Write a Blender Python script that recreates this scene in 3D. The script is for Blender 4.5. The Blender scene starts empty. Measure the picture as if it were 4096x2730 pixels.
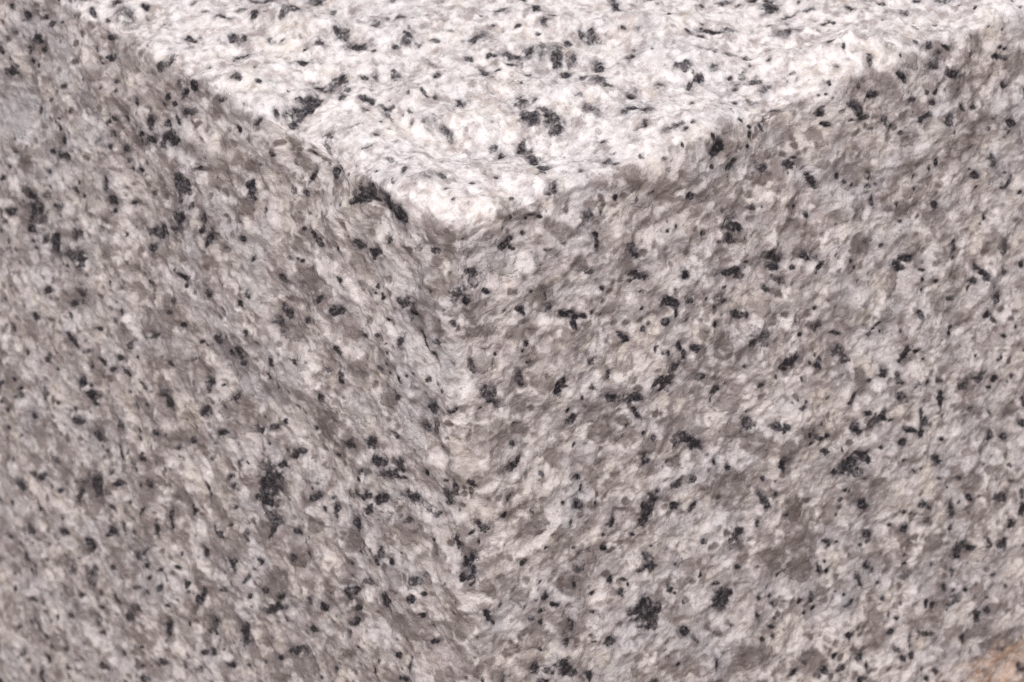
import bpy, math
import numpy as np
from mathutils import Matrix, Vector

# ------------------------------------------------------------------ camera, world, lamps, exposure
MM = 0.001
HEIGHT, LEN_X, LEN_Y = 125.0, 108.0, 128.0        # granite sett, millimetres; its near top corner is (0, 0, HEIGHT)
scene = bpy.context.scene
col = scene.collection

AZ, PITCH, ROLL, DIST, WIDE = math.radians(54.0), math.radians(29.2), math.radians(-2.6), 320.0, 90.0
fw = np.array([math.cos(AZ) * math.cos(PITCH), math.sin(AZ) * math.cos(PITCH), -math.sin(PITCH)])
rt0 = np.array([math.sin(AZ), -math.cos(AZ), 0.0])
up0 = np.cross(rt0, fw)
rt = math.cos(ROLL) * rt0 + math.sin(ROLL) * up0
up = -math.sin(ROLL) * rt0 + math.cos(ROLL) * up0
cam_mm = np.array([0, 0, HEIGHT]) - (fw * DIST + rt * (-0.0559 * WIDE) + up * (0.1113 * WIDE))
cam = bpy.data.objects.new('camera', bpy.data.cameras.new('camera'))
col.objects.link(cam)
m = Matrix.Identity(4)
for i in range(3):
    m[i][0], m[i][1], m[i][2], m[i][3] = rt[i], up[i], -fw[i], cam_mm[i] * MM
cam.matrix_world = m
cam.data.sensor_width = 36.0
cam.data.lens = 36.0 * DIST / WIDE
cam.data.clip_start, cam.data.clip_end = 0.01, 50.0
cam.data.dof.use_dof = True
cam.data.dof.focus_distance = (DIST + 10.0) * MM
cam.data.dof.aperture_fstop = 90.0
scene.camera = cam

world = bpy.data.worlds.new('World')
scene.world = world
world.use_nodes = True
wb = world.node_tree.nodes['Background']
wb.inputs['Color'].default_value = (1.0, 0.975, 0.995, 1)
wb.inputs['Strength'].default_value = 0.40

def area_lamp(name, loc, aim, size, power, colour):
    d = bpy.data.lights.new(name, 'AREA')
    d.shape, d.size, d.energy, d.color = 'DISK', size, power, colour
    o = bpy.data.objects.new(name, d)
    col.objects.link(o)
    o.location = loc
    o.rotation_euler = (Vector(aim) - Vector(loc)).to_track_quat('-Z', 'Y').to_euler()
    return o

corner = (0.0, 0.0, HEIGHT * MM)
area_lamp('overhead_softbox', (-0.29, -0.34, 0.88), corner, 0.16, 9.9, (1.0, 0.975, 0.965))

scene.view_settings.view_transform = 'Standard'
scene.view_settings.look = 'None'
scene.view_settings.gamma = 1.0
scene.view_settings.exposure = 0.0
scene.render.engine = 'CYCLES'
scene.cycles.use_denoising = False

# ------------------------------------------------------------------ measured places on the block (face, millimetres)
SPOTS = [   # kind (mica, quartz, grey, beige, rust), face, u, v, half length, half width, angle, strength
    ('m', 'T', 3.33, 61.41, 0.81, 0.46, -175, 1), ('m', 'T', 0.37, 61.41, 0.79, 0.32, 61, 1), ('m', 'T', 4.37, 57.89, 0.62, 0.25, 81, 1),
    ('m', 'T', 2.15, 57.89, 1.73, 0.83, 77, 0.6), ('m', 'L', 57.52, 1.21, 1.30, 0.27, -160, 1), ('m', 'T', 8.67, 55.67, 0.38, 0.30, 35, 1),
    ('m', 'T', 8.67, 53.45, 0.33, 0.27, 116, 1), ('m', 'T', 3.93, 48.81, 0.68, 0.41, 76, 1), ('m', 'T', 2.45, 46.59, 0.56, 0.41, 70, 0.7),
    ('m', 'T', 7.19, 45.48, 0.95, 0.73, 124, 1), ('m', 'T', 9.71, 43.26, 0.89, 0.28, -107, 1), ('m', 'T', 5.56, 42.14, 0.76, 0.48, -172, 1),
    ('m', 'T', 8.97, 50.48, 0.81, 0.31, 115, 1), ('m', 'T', 14.75, 46.04, 1.47, 1.14, -174, 1), ('m', 'T', 13.27, 46.04, 0.89, 0.48, 167, 1),
    ('m', 'T', 2.30, 38.07, 0.76, 0.42, 77, 1), ('m', 'T', 3.19, 35.85, 0.49, 0.27, 85, 1), ('m', 'T', 12.82, 39.37, 0.66, 0.33, 80, 1),
    ('m', 'T', 15.34, 39.74, 0.86, 0.42, 57, 1), ('m', 'T', 11.19, 48.44, 0.63, 0.39, 77, 1), ('m', 'T', 11.04, 50.48, 0.52, 0.34, 171, 1),
    ('m', 'T', 0.67, 59.19, 0.29, 0.22, 75, 1), ('m', 'T', 0.52, 45.66, 0.57, 0.35, -149, 1), ('m', 'T', 1.85, 42.33, 0.27, 0.19, 67, 1),
    ('m', 'T', 7.93, 31.77, 0.30, 0.27, 87, 1), ('m', 'T', 5.41, 30.10, 1.42, 0.86, -141, 1), ('m', 'T', 3.33, 29.55, 1.32, 0.63, -170, 1),
    ('m', 'T', 7.78, 32.70, 1.03, 0.66, 44, 1), ('m', 'T', 9.41, 32.14, 1.10, 0.52, -146, 1), ('m', 'T', 1.26, 29.92, 0.70, 0.22, -123, 1),
    ('m', 'T', 2.00, 28.44, 1.19, 0.49, -123, 1), ('m', 'T', 2.45, 23.06, 1.12, 0.44, -115, 1), ('m', 'T', 1.41, 21.95, 1.30, 0.34, -131, 1),
    ('m', 'L', 31.03, 1.07, 0.88, 0.22, -135, 1), ('m', 'L', 76.79, 4.05, 0.51, 0.26, -147, 1), ('m', 'L', 74.19, 4.33, 0.79, 0.45, -134, 1),
    ('m', 'L', 70.86, 3.62, 0.70, 0.34, -149, 1), ('m', 'L', 69.19, 3.62, 0.81, 0.23, -153, 1), ('m', 'L', 66.78, 2.63, 0.36, 0.20, -141, 1),
    ('m', 'L', 72.53, 6.32, 1.00, 0.64, 15, 1), ('m', 'L', 75.12, 8.60, 1.01, 0.58, -132, 1), ('m', 'L', 71.97, 7.60, 0.58, 0.31, -144, 1),
    ('m', 'L', 74.19, 9.45, 0.44, 0.30, 165, 1), ('m', 'L', 79.75, 12.72, 1.34, 0.55, -141, 1), ('m', 'L', 78.82, 11.30, 1.15, 0.28, 175, 1),
    ('m', 'L', 77.34, 7.32, 0.73, 0.36, -148, 0.7), ('m', 'L', 80.86, 10.30, 0.80, 0.41, -117, 1), ('m', 'L', 57.89, 3.48, 0.77, 0.34, -152, 1),
    ('m', 'L', 57.15, 5.90, 0.57, 0.21, -156, 1), ('m', 'L', 56.96, 6.75, 0.39, 0.17, -152, 1), ('m', 'L', 63.82, 7.89, 0.25, 0.14, -126, 1),
    ('m', 'L', 52.33, 6.18, 0.66, 0.29, -126, 1), ('m', 'L', 46.59, 0.78, 1.06, 0.42, -155, 0.7), ('m', 'L', 43.81, 1.35, 1.32, 0.36, -158, 0.6),
    ('m', 'L', 44.00, 2.34, 0.74, 0.44, -135, 1), ('m', 'L', 41.59, 1.07, 0.61, 0.37, -132, 1), ('m', 'L', 46.59, 3.77, 0.54, 0.32, -123, 1),
    ('m', 'L', 45.85, 4.33, 0.46, 0.26, -140, 1), ('m', 'L', 43.63, 4.33, 1.46, 0.29, -159, 1), ('m', 'L', 45.29, 5.61, 0.68, 0.34, 147, 1),
    ('m', 'L', 47.52, 7.03, 0.74, 0.31, -153, 1), ('m', 'L', 50.11, 7.60, 0.88, 0.68, 96, 1), ('m', 'L', 52.70, 9.87, 0.87, 0.51, -133, 1),
    ('m', 'L', 52.33, 10.73, 1.70, 0.37, -158, 1), ('m', 'L', 50.48, 9.73, 0.80, 0.36, -151, 1), ('m', 'L', 46.96, 8.31, 1.26, 0.64, 28, 1),
    ('m', 'L', 58.63, 10.44, 1.00, 0.57, 24, 1), ('m', 'L', 56.04, 9.59, 0.44, 0.32, 177, 1), ('m', 'L', 59.19, 12.57, 0.57, 0.41, 7, 0.7),
    ('m', 'L', 59.56, 13.99, 0.41, 0.24, -124, 1), ('m', 'L', 56.96, 13.28, 0.74, 0.46, 37, 1), ('m', 'L', 56.96, 14.70, 0.59, 0.24, -153, 1),
    ('m', 'L', 56.41, 15.42, 0.33, 0.15, -150, 1), ('m', 'L', 69.75, 15.56, 0.52, 0.28, -141, 1), ('m', 'L', 69.19, 16.69, 0.54, 0.41, 96, 1),
    ('m', 'L', 72.53, 19.39, 0.69, 0.22, -156, 1), ('m', 'L', 69.01, 18.54, 1.27, 0.58, -170, 1), ('m', 'L', 74.01, 22.38, 0.54, 0.28, -141, 1),
    ('m', 'L', 74.56, 23.23, 0.29, 0.12, -151, 1), ('m', 'L', 67.89, 10.16, 0.66, 0.18, -158, 1), ('m', 'L', 69.56, 11.30, 0.40, 0.12, -157, 1),
    ('m', 'L', 61.04, 18.68, 0.72, 0.42, -108, 1), ('m', 'L', 60.48, 20.53, 1.05, 0.43, -176, 1), ('m', 'L', 60.67, 21.81, 0.43, 0.24, -124, 1),
    ('m', 'L', 54.56, 14.85, 0.54, 0.35, 19, 1), ('m', 'L', 41.59, 9.59, 0.81, 0.24, -158, 1), ('m', 'L', 45.48, 13.14, 1.37, 1.17, 75, 1),
    ('m', 'L', 52.33, 16.69, 0.78, 0.35, -150, 1), ('m', 'L', 57.15, 19.68, 0.79, 0.30, -153, 1), ('m', 'L', 43.81, 14.42, 0.52, 0.30, -127, 1),
    ('m', 'L', 33.07, 8.74, 0.86, 0.69, 146, 1), ('m', 'L', 26.58, 6.61, 0.57, 0.41, 31, 0.7), ('m', 'L', 31.03, 5.33, 0.36, 0.20, -143, 1),
    ('m', 'L', 28.81, 3.20, 0.37, 0.26, 82, 1), ('m', 'L', 23.06, 1.07, 0.38, 0.29, 70, 1), ('m', 'L', 23.43, 4.05, 1.06, 0.25, -122, 1),
    ('m', 'L', 35.29, 13.00, 0.42, 0.17, -152, 1), ('m', 'L', 41.96, 15.42, 1.03, 0.60, -127, 1), ('m', 'L', 46.59, 17.26, 1.46, 0.85, 36, 1),
    ('m', 'L', 78.27, 26.50, 1.20, 0.85, 6, 1), ('m', 'L', 77.53, 28.20, 2.27, 1.36, 22, 1), ('m', 'L', 82.53, 30.05, 1.05, 0.40, -156, 1),
    ('m', 'L', 72.34, 25.64, 0.80, 0.45, 25, 1), ('m', 'L', 74.56, 25.36, 1.37, 0.40, -171, 0.7), ('m', 'L', 84.20, 31.04, 0.83, 0.35, -111, 1),
    ('m', 'L', 84.01, 26.78, 0.74, 0.25, -154, 1), ('m', 'L', 81.79, 24.51, 0.52, 0.22, -151, 1), ('m', 'L', 80.12, 22.09, 0.57, 0.16, -157, 1),
    ('m', 'L', 61.41, 13.85, 0.89, 0.18, -147, 0.6), ('m', 'L', 34.73, 2.91, 0.49, 0.26, 134, 1), ('m', 'L', 36.96, 0.78, 1.10, 0.22, -153, 0.6),
    ('m', 'L', 24.73, 6.32, 0.42, 0.31, 12, 1), ('q', 'L', 33.99, 10.87, 1.76, 0.71, -153, 0.9), ('q', 'L', 62.71, 9.87, 2.06, 1.28, 19, 0.6),
    ('q', 'L', 60.67, 6.32, 1.93, 0.67, -156, 0.6), ('q', 'L', 70.12, 17.26, 1.57, 0.67, -151, 0.7), ('q', 'L', 52.33, 10.73, 3.11, 0.89, -157, 0.6),
    ('q', 'L', 38.44, 8.17, 2.29, 1.32, -179, 0.5), ('g', 'L', 80.49, 17.40, 4.80, 2.64, -138, 0.9), ('g', 'L', 53.26, 2.34, 2.18, 0.86, -155, 0.6),
    ('b', 'T', 12.67, 43.81, 2.36, 1.17, 106, 0.6), ('b', 'T', 4.97, 56.59, 2.03, 0.91, 85, 0.4), ('m', 'T', 24.53, 43.63, 0.44, 0.36, 69, 1),
    ('m', 'T', 30.90, 33.81, 1.04, 0.48, -156, 1), ('m', 'T', 33.13, 31.21, 0.88, 0.43, 54, 1), ('m', 'T', 33.72, 34.18, 0.30, 0.27, 102, 1),
    ('m', 'T', 32.24, 28.81, 0.57, 0.31, -161, 1), ('m', 'T', 33.57, 29.18, 0.43, 0.21, 136, 1), ('m', 'T', 28.24, 31.77, 0.29, 0.24, 126, 1),
    ('m', 'T', 19.34, 39.00, 0.64, 0.43, -153, 1), ('m', 'T', 20.68, 39.00, 0.30, 0.27, 104, 1), ('m', 'T', 21.71, 38.25, 0.62, 0.28, -169, 1),
    ('m', 'T', 20.97, 35.85, 0.48, 0.14, -125, 1), ('m', 'T', 24.09, 33.25, 0.43, 0.31, 132, 1), ('m', 'T', 19.94, 34.55, 0.52, 0.18, -101, 1),
    ('m', 'T', 19.19, 33.99, 0.83, 0.55, 47, 0.7), ('m', 'T', 19.05, 33.44, 0.54, 0.39, 61, 1), ('m', 'T', 17.86, 33.81, 0.61, 0.31, 57, 1),
    ('m', 'T', 16.23, 35.11, 0.41, 0.25, 59, 1), ('m', 'T', 15.79, 39.37, 0.69, 0.42, 60, 1), ('m', 'T', 15.34, 38.44, 0.86, 0.18, -99, 1),
    ('m', 'T', 15.49, 36.77, 0.85, 0.61, 153, 1), ('m', 'T', 21.71, 32.51, 0.43, 0.33, 128, 0.7), ('m', 'T', 24.98, 30.29, 0.93, 0.56, 177, 1),
    ('m', 'T', 21.86, 27.32, 0.41, 0.38, 91, 1), ('m', 'T', 23.64, 26.40, 0.34, 0.28, 65, 1), ('m', 'T', 25.27, 24.92, 1.17, 0.51, 123, 1),
    ('m', 'T', 24.23, 23.80, 0.35, 0.29, 126, 1), ('m', 'T', 24.98, 23.43, 0.66, 0.35, 54, 0.6), ('m', 'T', 28.09, 23.25, 2.00, 1.52, 102, 0.7),
    ('m', 'T', 26.75, 23.99, 0.73, 0.34, 54, 1), ('m', 'T', 28.24, 21.58, 0.57, 0.52, 112, 1), ('m', 'T', 29.57, 25.66, 0.34, 0.28, 62, 1),
    ('m', 'T', 31.50, 24.36, 0.47, 0.31, 55, 1), ('m', 'T', 27.35, 20.66, 0.68, 0.48, 179, 1), ('m', 'T', 26.90, 18.62, 0.73, 0.49, 78, 1),
    ('m', 'T', 34.02, 23.80, 1.30, 0.72, 88, 1), ('m', 'T', 33.42, 24.55, 0.81, 0.27, -121, 1), ('m', 'T', 33.72, 17.14, 1.12, 0.35, -133, 1),
    ('m', 'T', 35.05, 18.25, 0.80, 0.42, 52, 0.5), ('m', 'T', 30.31, 17.88, 1.20, 0.45, -120, 1), ('m', 'T', 27.50, 16.77, 0.65, 0.41, 54, 1),
    ('m', 'T', 27.94, 14.54, 1.22, 0.63, 63, 1), ('m', 'T', 28.09, 13.43, 1.00, 0.42, 100, 1), ('m', 'T', 27.94, 15.84, 0.81, 0.48, 54, 0.5),
    ('m', 'T', 31.50, 16.58, 0.66, 0.48, 55, 0.5), ('m', 'T', 40.69, 28.25, 1.96, 0.39, -115, 1), ('m', 'T', 42.47, 21.95, 0.35, 0.26, 54, 1),
    ('m', 'T', 36.83, 22.32, 0.31, 0.28, 68, 1), ('m', 'T', 36.09, 24.55, 0.84, 0.77, 75, 0.5), ('m', 'T', 29.13, 20.84, 0.99, 0.56, 54, 0.6),
    ('m', 'T', 17.42, 26.40, 0.59, 0.33, 57, 1), ('m', 'T', 20.97, 23.62, 1.28, 0.35, -113, 1), ('m', 'T', 22.31, 23.25, 0.46, 0.18, -149, 1),
    ('m', 'T', 24.23, 21.03, 0.43, 0.25, 70, 1), ('m', 'T', 12.97, 30.29, 0.53, 0.33, 59, 1), ('m', 'T', 12.08, 30.84, 0.46, 0.33, 62, 1),
    ('m', 'T', 14.30, 28.81, 0.79, 0.48, 58, 0.6), ('m', 'T', 13.71, 23.43, 0.81, 0.17, -99, 1), ('m', 'T', 10.45, 31.96, 1.31, 0.42, -124, 1),
    ('m', 'T', 9.41, 29.92, 0.59, 0.46, 67, 1), ('m', 'T', 8.08, 28.81, 1.12, 0.34, -124, 1), ('m', 'T', 9.12, 26.95, 0.39, 0.27, 62, 1),
    ('m', 'T', 9.41, 26.03, 0.54, 0.29, 91, 1), ('m', 'T', 9.56, 23.99, 1.01, 0.34, 88, 1), ('m', 'T', 10.00, 23.43, 0.51, 0.34, 60, 1),
    ('m', 'T', 8.82, 22.32, 1.13, 0.23, -97, 1), ('m', 'T', 7.93, 24.92, 0.48, 0.34, 62, 0.6), ('m', 'T', 10.75, 21.58, 0.72, 0.25, -104, 1),
    ('m', 'T', 9.71, 19.91, 0.31, 0.19, 58, 1), ('m', 'T', 10.45, 18.62, 0.99, 0.30, -106, 0.7), ('m', 'T', 11.19, 17.14, 1.67, 0.38, -103, 0.8),
    ('m', 'T', 11.19, 16.21, 1.01, 0.36, -109, 1), ('m', 'T', 15.34, 19.91, 0.76, 0.34, 55, 1), ('m', 'T', 15.93, 19.73, 0.64, 0.41, 57, 0.5),
    ('m', 'T', 19.79, 16.39, 1.33, 0.68, 54, 1), ('m', 'T', 20.97, 17.69, 0.38, 0.25, 56, 1), ('m', 'T', 21.12, 16.02, 0.63, 0.33, 54, 0.8),
    ('m', 'T', 20.38, 13.99, 0.63, 0.43, 78, 1), ('m', 'T', 18.75, 13.80, 1.31, 0.83, 67, 1), ('m', 'T', 18.60, 12.69, 0.74, 0.40, 54, 1),
    ('m', 'T', 20.08, 12.69, 0.56, 0.32, 54, 1), ('m', 'T', 19.94, 11.39, 1.63, 0.81, 68, 0.85), ('m', 'T', 19.79, 10.65, 0.78, 0.67, 64, 0.6),
    ('m', 'T', 23.64, 10.65, 1.01, 0.60, 82, 1), ('m', 'T', 24.38, 13.43, 0.70, 0.41, 54, 0.6), ('m', 'T', 15.64, 10.84, 0.91, 0.34, -127, 1),
    ('m', 'T', 15.49, 10.28, 0.73, 0.60, 62, 1), ('m', 'T', 13.27, 12.13, 0.67, 0.47, 58, 0.6), ('m', 'T', 13.12, 10.65, 0.63, 0.30, -114, 1),
    ('m', 'T', 15.04, 8.24, 1.07, 0.52, 57, 1), ('m', 'T', 13.71, 5.09, 1.03, 0.46, 53, 1), ('m', 'T', 15.79, 8.43, 0.42, 0.27, 55, 1),
    ('m', 'T', 11.49, 0.46, 0.83, 0.50, 44, 1), ('m', 'T', 8.52, 5.28, 0.26, 0.16, 56, 1), ('m', 'T', 4.52, 7.87, 0.51, 0.34, 74, 1),
    ('m', 'T', 3.33, 14.36, 0.75, 0.22, -108, 1), ('m', 'T', 2.00, 10.10, 0.64, 0.18, -125, 1), ('m', 'T', 2.45, 3.43, 0.26, 0.18, 59, 1),
    ('m', 'T', 15.49, 1.76, 0.24, 0.21, 65, 1), ('m', 'T', 18.60, 1.76, 0.65, 0.34, 82, 1), ('m', 'T', 18.90, 0.83, 0.40, 0.21, 137, 1),
    ('m', 'T', 21.12, 5.65, 0.27, 0.19, 54, 1), ('m', 'T', 29.57, 11.39, 0.51, 0.30, 53, 1), ('m', 'T', 28.68, 10.84, 0.45, 0.35, 57, 1),
    ('m', 'T', 32.24, 11.02, 0.36, 0.32, 127, 1), ('m', 'T', 27.35, 6.95, 1.40, 0.54, -129, 0.85), ('m', 'T', 26.61, 8.24, 0.73, 0.41, -159, 1),
    ('m', 'T', 25.57, 8.06, 0.37, 0.24, 54, 1), ('m', 'T', 25.27, 4.54, 0.61, 0.29, 52, 1), ('m', 'T', 24.53, 4.35, 0.43, 0.23, 167, 1),
    ('m', 'T', 26.01, 2.13, 0.85, 0.47, -178, 1), ('m', 'T', 27.35, 2.32, 1.01, 0.40, -158, 0.8), ('m', 'T', 31.94, 10.65, 0.80, 0.62, 55, 0.5),
    ('m', 'T', 35.65, 12.13, 0.72, 0.55, 54, 1), ('m', 'T', 2.15, 7.87, 0.79, 0.46, 135, 0.5), ('m', 'T', 21.27, 0.09, 0.36, 0.33, 66, 0.6),
    ('m', 'T', 5.71, 2.32, 0.33, 0.28, 124, 0.5), ('m', 'R', 23.34, 1.07, 0.32, 0.08, -160, 1), ('m', 'L', 12.88, 1.63, 1.95, 0.79, -159, 1),
    ('m', 'L', 9.73, 1.35, 1.45, 0.58, -170, 1), ('m', 'L', 7.50, 1.49, 0.86, 0.66, 165, 1), ('m', 'L', 14.36, 2.63, 1.30, 0.41, -156, 1),
    ('m', 'R', 17.86, 3.05, 0.27, 0.26, 171, 1), ('m', 'R', 15.93, 3.91, 0.25, 0.16, -148, 1), ('m', 'R', 14.30, 3.77, 0.83, 0.61, 166, 0.8),
    ('m', 'R', 8.52, 1.78, 0.42, 0.22, -155, 1), ('m', 'R', 8.08, 2.06, 0.28, 0.16, -152, 1), ('q', 'T', 27.05, 40.11, 0.93, 0.83, 91, 0.8),
    ('q', 'T', 17.56, 28.99, 1.80, 1.04, 80, 0.7), ('q', 'T', 18.75, 21.40, 0.98, 0.82, 66, 0.7), ('q', 'T', 22.31, 19.54, 0.97, 0.80, 128, 0.6),
    ('q', 'T', 21.71, 10.10, 0.78, 0.67, 63, 0.7), ('q', 'T', 15.04, 14.54, 1.24, 0.87, 58, 0.8), ('q', 'T', 12.52, 15.65, 0.51, 0.46, 85, 0.7),
    ('q', 'T', 19.19, 5.46, 1.21, 1.06, 64, 0.6), ('q', 'T', 9.86, 11.39, 1.05, 0.79, 60, 0.5), ('q', 'T', 11.64, 10.65, 1.05, 0.66, 56, 0.7),
    ('q', 'R', 19.94, 1.92, 1.39, 0.96, 72, 0.8), ('q', 'R', 21.12, 4.76, 1.10, 0.62, -152, 0.7), ('q', 'T', 6.45, 0.09, 1.29, 1.15, 72, 0.7),
    ('q', 'T', 12.08, 1.76, 0.29, 0.18, 55, 1), ('b', 'T', 16.97, 16.02, 1.09, 0.75, 134, 0.8), ('b', 'T', 10.00, 15.47, 1.99, 1.07, 107, 0.4),
    ('b', 'T', 29.13, 28.81, 1.89, 0.92, 81, 0.4), ('m', 'T', 46.76, 22.14, 0.35, 0.20, 51, 1), ('m', 'T', 48.99, 21.40, 0.86, 0.49, 137, 0.7),
    ('m', 'T', 51.21, 17.14, 1.32, 0.71, 50, 1), ('m', 'T', 51.06, 19.54, 0.65, 0.25, -173, 1), ('m', 'T', 53.73, 15.65, 0.49, 0.17, -131, 1),
    ('m', 'T', 51.66, 14.54, 1.25, 0.27, -178, 1), ('m', 'T', 53.58, 14.17, 0.65, 0.31, 152, 1), ('m', 'T', 56.69, 11.58, 0.58, 0.26, 85, 1),
    ('m', 'T', 53.58, 11.02, 0.34, 0.25, 49, 1), ('m', 'T', 53.14, 10.84, 0.72, 0.21, -177, 1), ('m', 'T', 53.73, 10.47, 0.34, 0.17, 49, 1),
    ('m', 'T', 48.25, 13.80, 0.23, 0.20, 131, 1), ('m', 'T', 43.35, 18.06, 0.27, 0.23, 55, 1), ('m', 'T', 42.76, 17.51, 0.27, 0.23, 55, 1),
    ('m', 'T', 43.21, 16.39, 1.30, 0.26, 125, 1), ('m', 'T', 44.54, 15.28, 0.67, 0.40, 79, 1), ('m', 'T', 41.87, 16.39, 0.47, 0.28, 51, 1),
    ('m', 'T', 41.43, 17.88, 0.51, 0.20, 81, 1), ('m', 'T', 50.02, 13.06, 0.21, 0.14, 50, 1), ('m', 'T', 48.84, 11.95, 1.01, 0.51, -178, 0.75),
    ('m', 'T', 48.69, 5.28, 0.49, 0.24, -166, 1), ('m', 'T', 48.84, 3.61, 0.30, 0.17, 48, 1), ('m', 'T', 40.09, 13.25, 0.74, 0.56, 107, 1),
    ('m', 'T', 45.13, 10.10, 0.35, 0.23, 137, 1), ('m', 'T', 41.87, 11.76, 0.62, 0.42, 178, 0.5), ('m', 'T', 42.47, 10.10, 0.40, 0.35, 55, 0.7),
    ('m', 'T', 42.76, 7.50, 0.20, 0.17, 53, 1), ('m', 'T', 35.94, 11.58, 0.91, 0.62, 52, 1), ('m', 'T', 35.94, 9.73, 0.79, 0.35, -151, 1),
    ('m', 'T', 34.46, 9.17, 1.12, 0.41, -129, 1), ('m', 'T', 38.32, 10.28, 0.88, 0.37, -154, 0.7), ('m', 'T', 39.50, 7.50, 0.88, 0.33, -138, 1),
    ('m', 'T', 37.87, 6.58, 0.84, 0.40, -145, 0.8), ('m', 'T', 39.65, 5.65, 0.62, 0.39, 137, 0.7), ('m', 'T', 39.65, 3.98, 1.06, 0.59, -176, 0.85),
    ('m', 'T', 38.46, 8.06, 0.29, 0.22, 52, 1), ('m', 'T', 36.54, 2.87, 0.48, 0.44, 129, 0.8), ('m', 'T', 35.05, 3.43, 0.43, 0.24, 67, 1),
    ('m', 'T', 31.35, 5.09, 0.25, 0.19, 53, 1), ('m', 'T', 42.91, 4.17, 0.27, 0.19, 137, 1), ('m', 'T', 46.32, 1.76, 0.23, 0.22, 54, 1),
    ('m', 'T', 49.73, 1.02, 0.73, 0.31, -119, 1), ('m', 'T', 52.69, 0.09, 0.30, 0.14, 47, 1), ('m', 'T', 55.66, 1.02, 0.41, 0.27, 59, 1),
    ('m', 'T', 56.55, 0.09, 0.64, 0.45, 68, 1), ('m', 'R', 57.14, 1.21, 0.82, 0.43, -155, 0.6), ('m', 'R', 57.73, 1.07, 0.33, 0.17, -155, 1),
    ('m', 'R', 58.62, 0.78, 0.72, 0.17, -133, 1), ('m', 'T', 57.73, 3.43, 1.04, 0.21, -104, 0.7), ('m', 'T', 52.54, 1.39, 0.55, 0.53, 140, 0.4),
    ('m', 'T', 63.36, 8.98, 0.42, 0.28, 96, 1), ('m', 'T', 59.81, 12.50, 0.34, 0.21, 137, 1), ('m', 'T', 60.55, 11.02, 0.28, 0.24, 138, 1),
    ('m', 'T', 65.44, 7.50, 0.85, 0.53, 138, 0.7), ('m', 'T', 65.59, 5.28, 0.21, 0.20, 38, 1), ('m', 'T', 69.59, 2.13, 0.21, 0.14, 44, 1),
    ('m', 'R', 37.72, 0.50, 0.49, 0.16, -147, 1), ('m', 'R', 33.13, 0.21, 0.47, 0.11, -141, 1), ('m', 'R', 34.17, 1.35, 0.39, 0.11, -135, 1),
    ('m', 'R', 35.80, 2.06, 0.38, 0.28, 53, 1), ('m', 'R', 34.17, 2.34, 0.57, 0.26, -106, 1), ('m', 'T', 28.98, 2.13, 0.28, 0.19, 52, 1),
    ('m', 'T', 27.20, 1.20, 0.49, 0.17, -161, 1), ('m', 'T', 43.95, 0.28, 0.51, 0.28, 66, 1), ('m', 'R', 42.76, 0.78, 0.20, 0.11, -153, 1),
    ('m', 'R', 43.35, 0.92, 0.16, 0.11, -144, 1), ('m', 'R', 29.57, 1.92, 0.80, 0.54, 133, 1), ('m', 'R', 31.50, 4.62, 0.67, 0.42, 171, 1),
    ('m', 'R', 32.09, 4.19, 0.42, 0.22, -154, 1), ('m', 'R', 33.87, 3.34, 0.26, 0.19, 55, 1), ('m', 'R', 42.76, 2.77, 0.62, 0.48, 136, 1),
    ('m', 'R', 43.35, 4.05, 0.40, 0.23, -152, 1), ('m', 'R', 46.91, 3.62, 1.14, 0.45, -124, 1), ('m', 'R', 47.80, 4.62, 0.50, 0.28, -152, 1),
    ('m', 'R', 48.84, 2.49, 0.72, 0.38, -169, 1), ('m', 'R', 48.39, 2.49, 0.40, 0.23, -153, 1), ('m', 'R', 52.54, 1.78, 0.58, 0.27, -127, 1),
    ('m', 'R', 52.10, 1.49, 0.52, 0.17, -142, 1), ('m', 'R', 47.36, 1.35, 0.22, 0.16, -132, 1), ('m', 'R', 51.06, 6.32, 0.79, 0.46, -116, 0.8),
    ('m', 'R', 49.14, 6.32, 0.57, 0.31, -153, 0.6), ('m', 'R', 53.88, 4.62, 0.52, 0.20, -159, 1), ('m', 'R', 55.81, 4.48, 0.42, 0.15, -111, 1),
    ('m', 'R', 56.55, 5.75, 0.50, 0.29, -152, 1), ('m', 'R', 56.69, 1.92, 1.27, 0.62, -147, 0.85), ('m', 'R', 59.07, 3.48, 1.06, 0.45, -150, 1),
    ('m', 'R', 55.51, 7.17, 0.67, 0.48, 160, 1), ('m', 'R', 58.62, 8.31, 0.72, 0.53, 177, 0.7), ('m', 'R', 52.99, 8.03, 0.33, 0.20, -150, 1),
    ('m', 'R', 65.29, 3.77, 0.96, 0.29, -155, 1), ('m', 'R', 66.33, 4.33, 0.51, 0.23, -157, 1), ('m', 'R', 66.03, 3.05, 0.34, 0.20, -151, 1),
    ('m', 'R', 61.59, 2.34, 0.25, 0.18, -116, 1), ('m', 'R', 66.48, 7.17, 0.53, 0.26, -142, 1), ('m', 'R', 62.33, 8.17, 0.39, 0.25, -130, 1),
    ('m', 'R', 60.70, 7.74, 0.59, 0.18, -124, 1), ('m', 'R', 69.15, 8.74, 0.43, 0.28, -111, 1), ('m', 'R', 67.51, 11.58, 0.63, 0.31, -130, 1),
    ('m', 'R', 67.07, 12.15, 0.67, 0.38, -103, 1), ('m', 'R', 68.55, 13.14, 0.53, 0.29, -151, 0.8), ('m', 'R', 64.55, 11.30, 0.36, 0.25, -120, 1),
    ('m', 'R', 63.36, 13.43, 0.51, 0.33, -110, 0.7), ('m', 'R', 57.58, 12.72, 0.42, 0.28, -115, 1), ('m', 'R', 56.84, 13.14, 0.36, 0.17, -98, 1),
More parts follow.
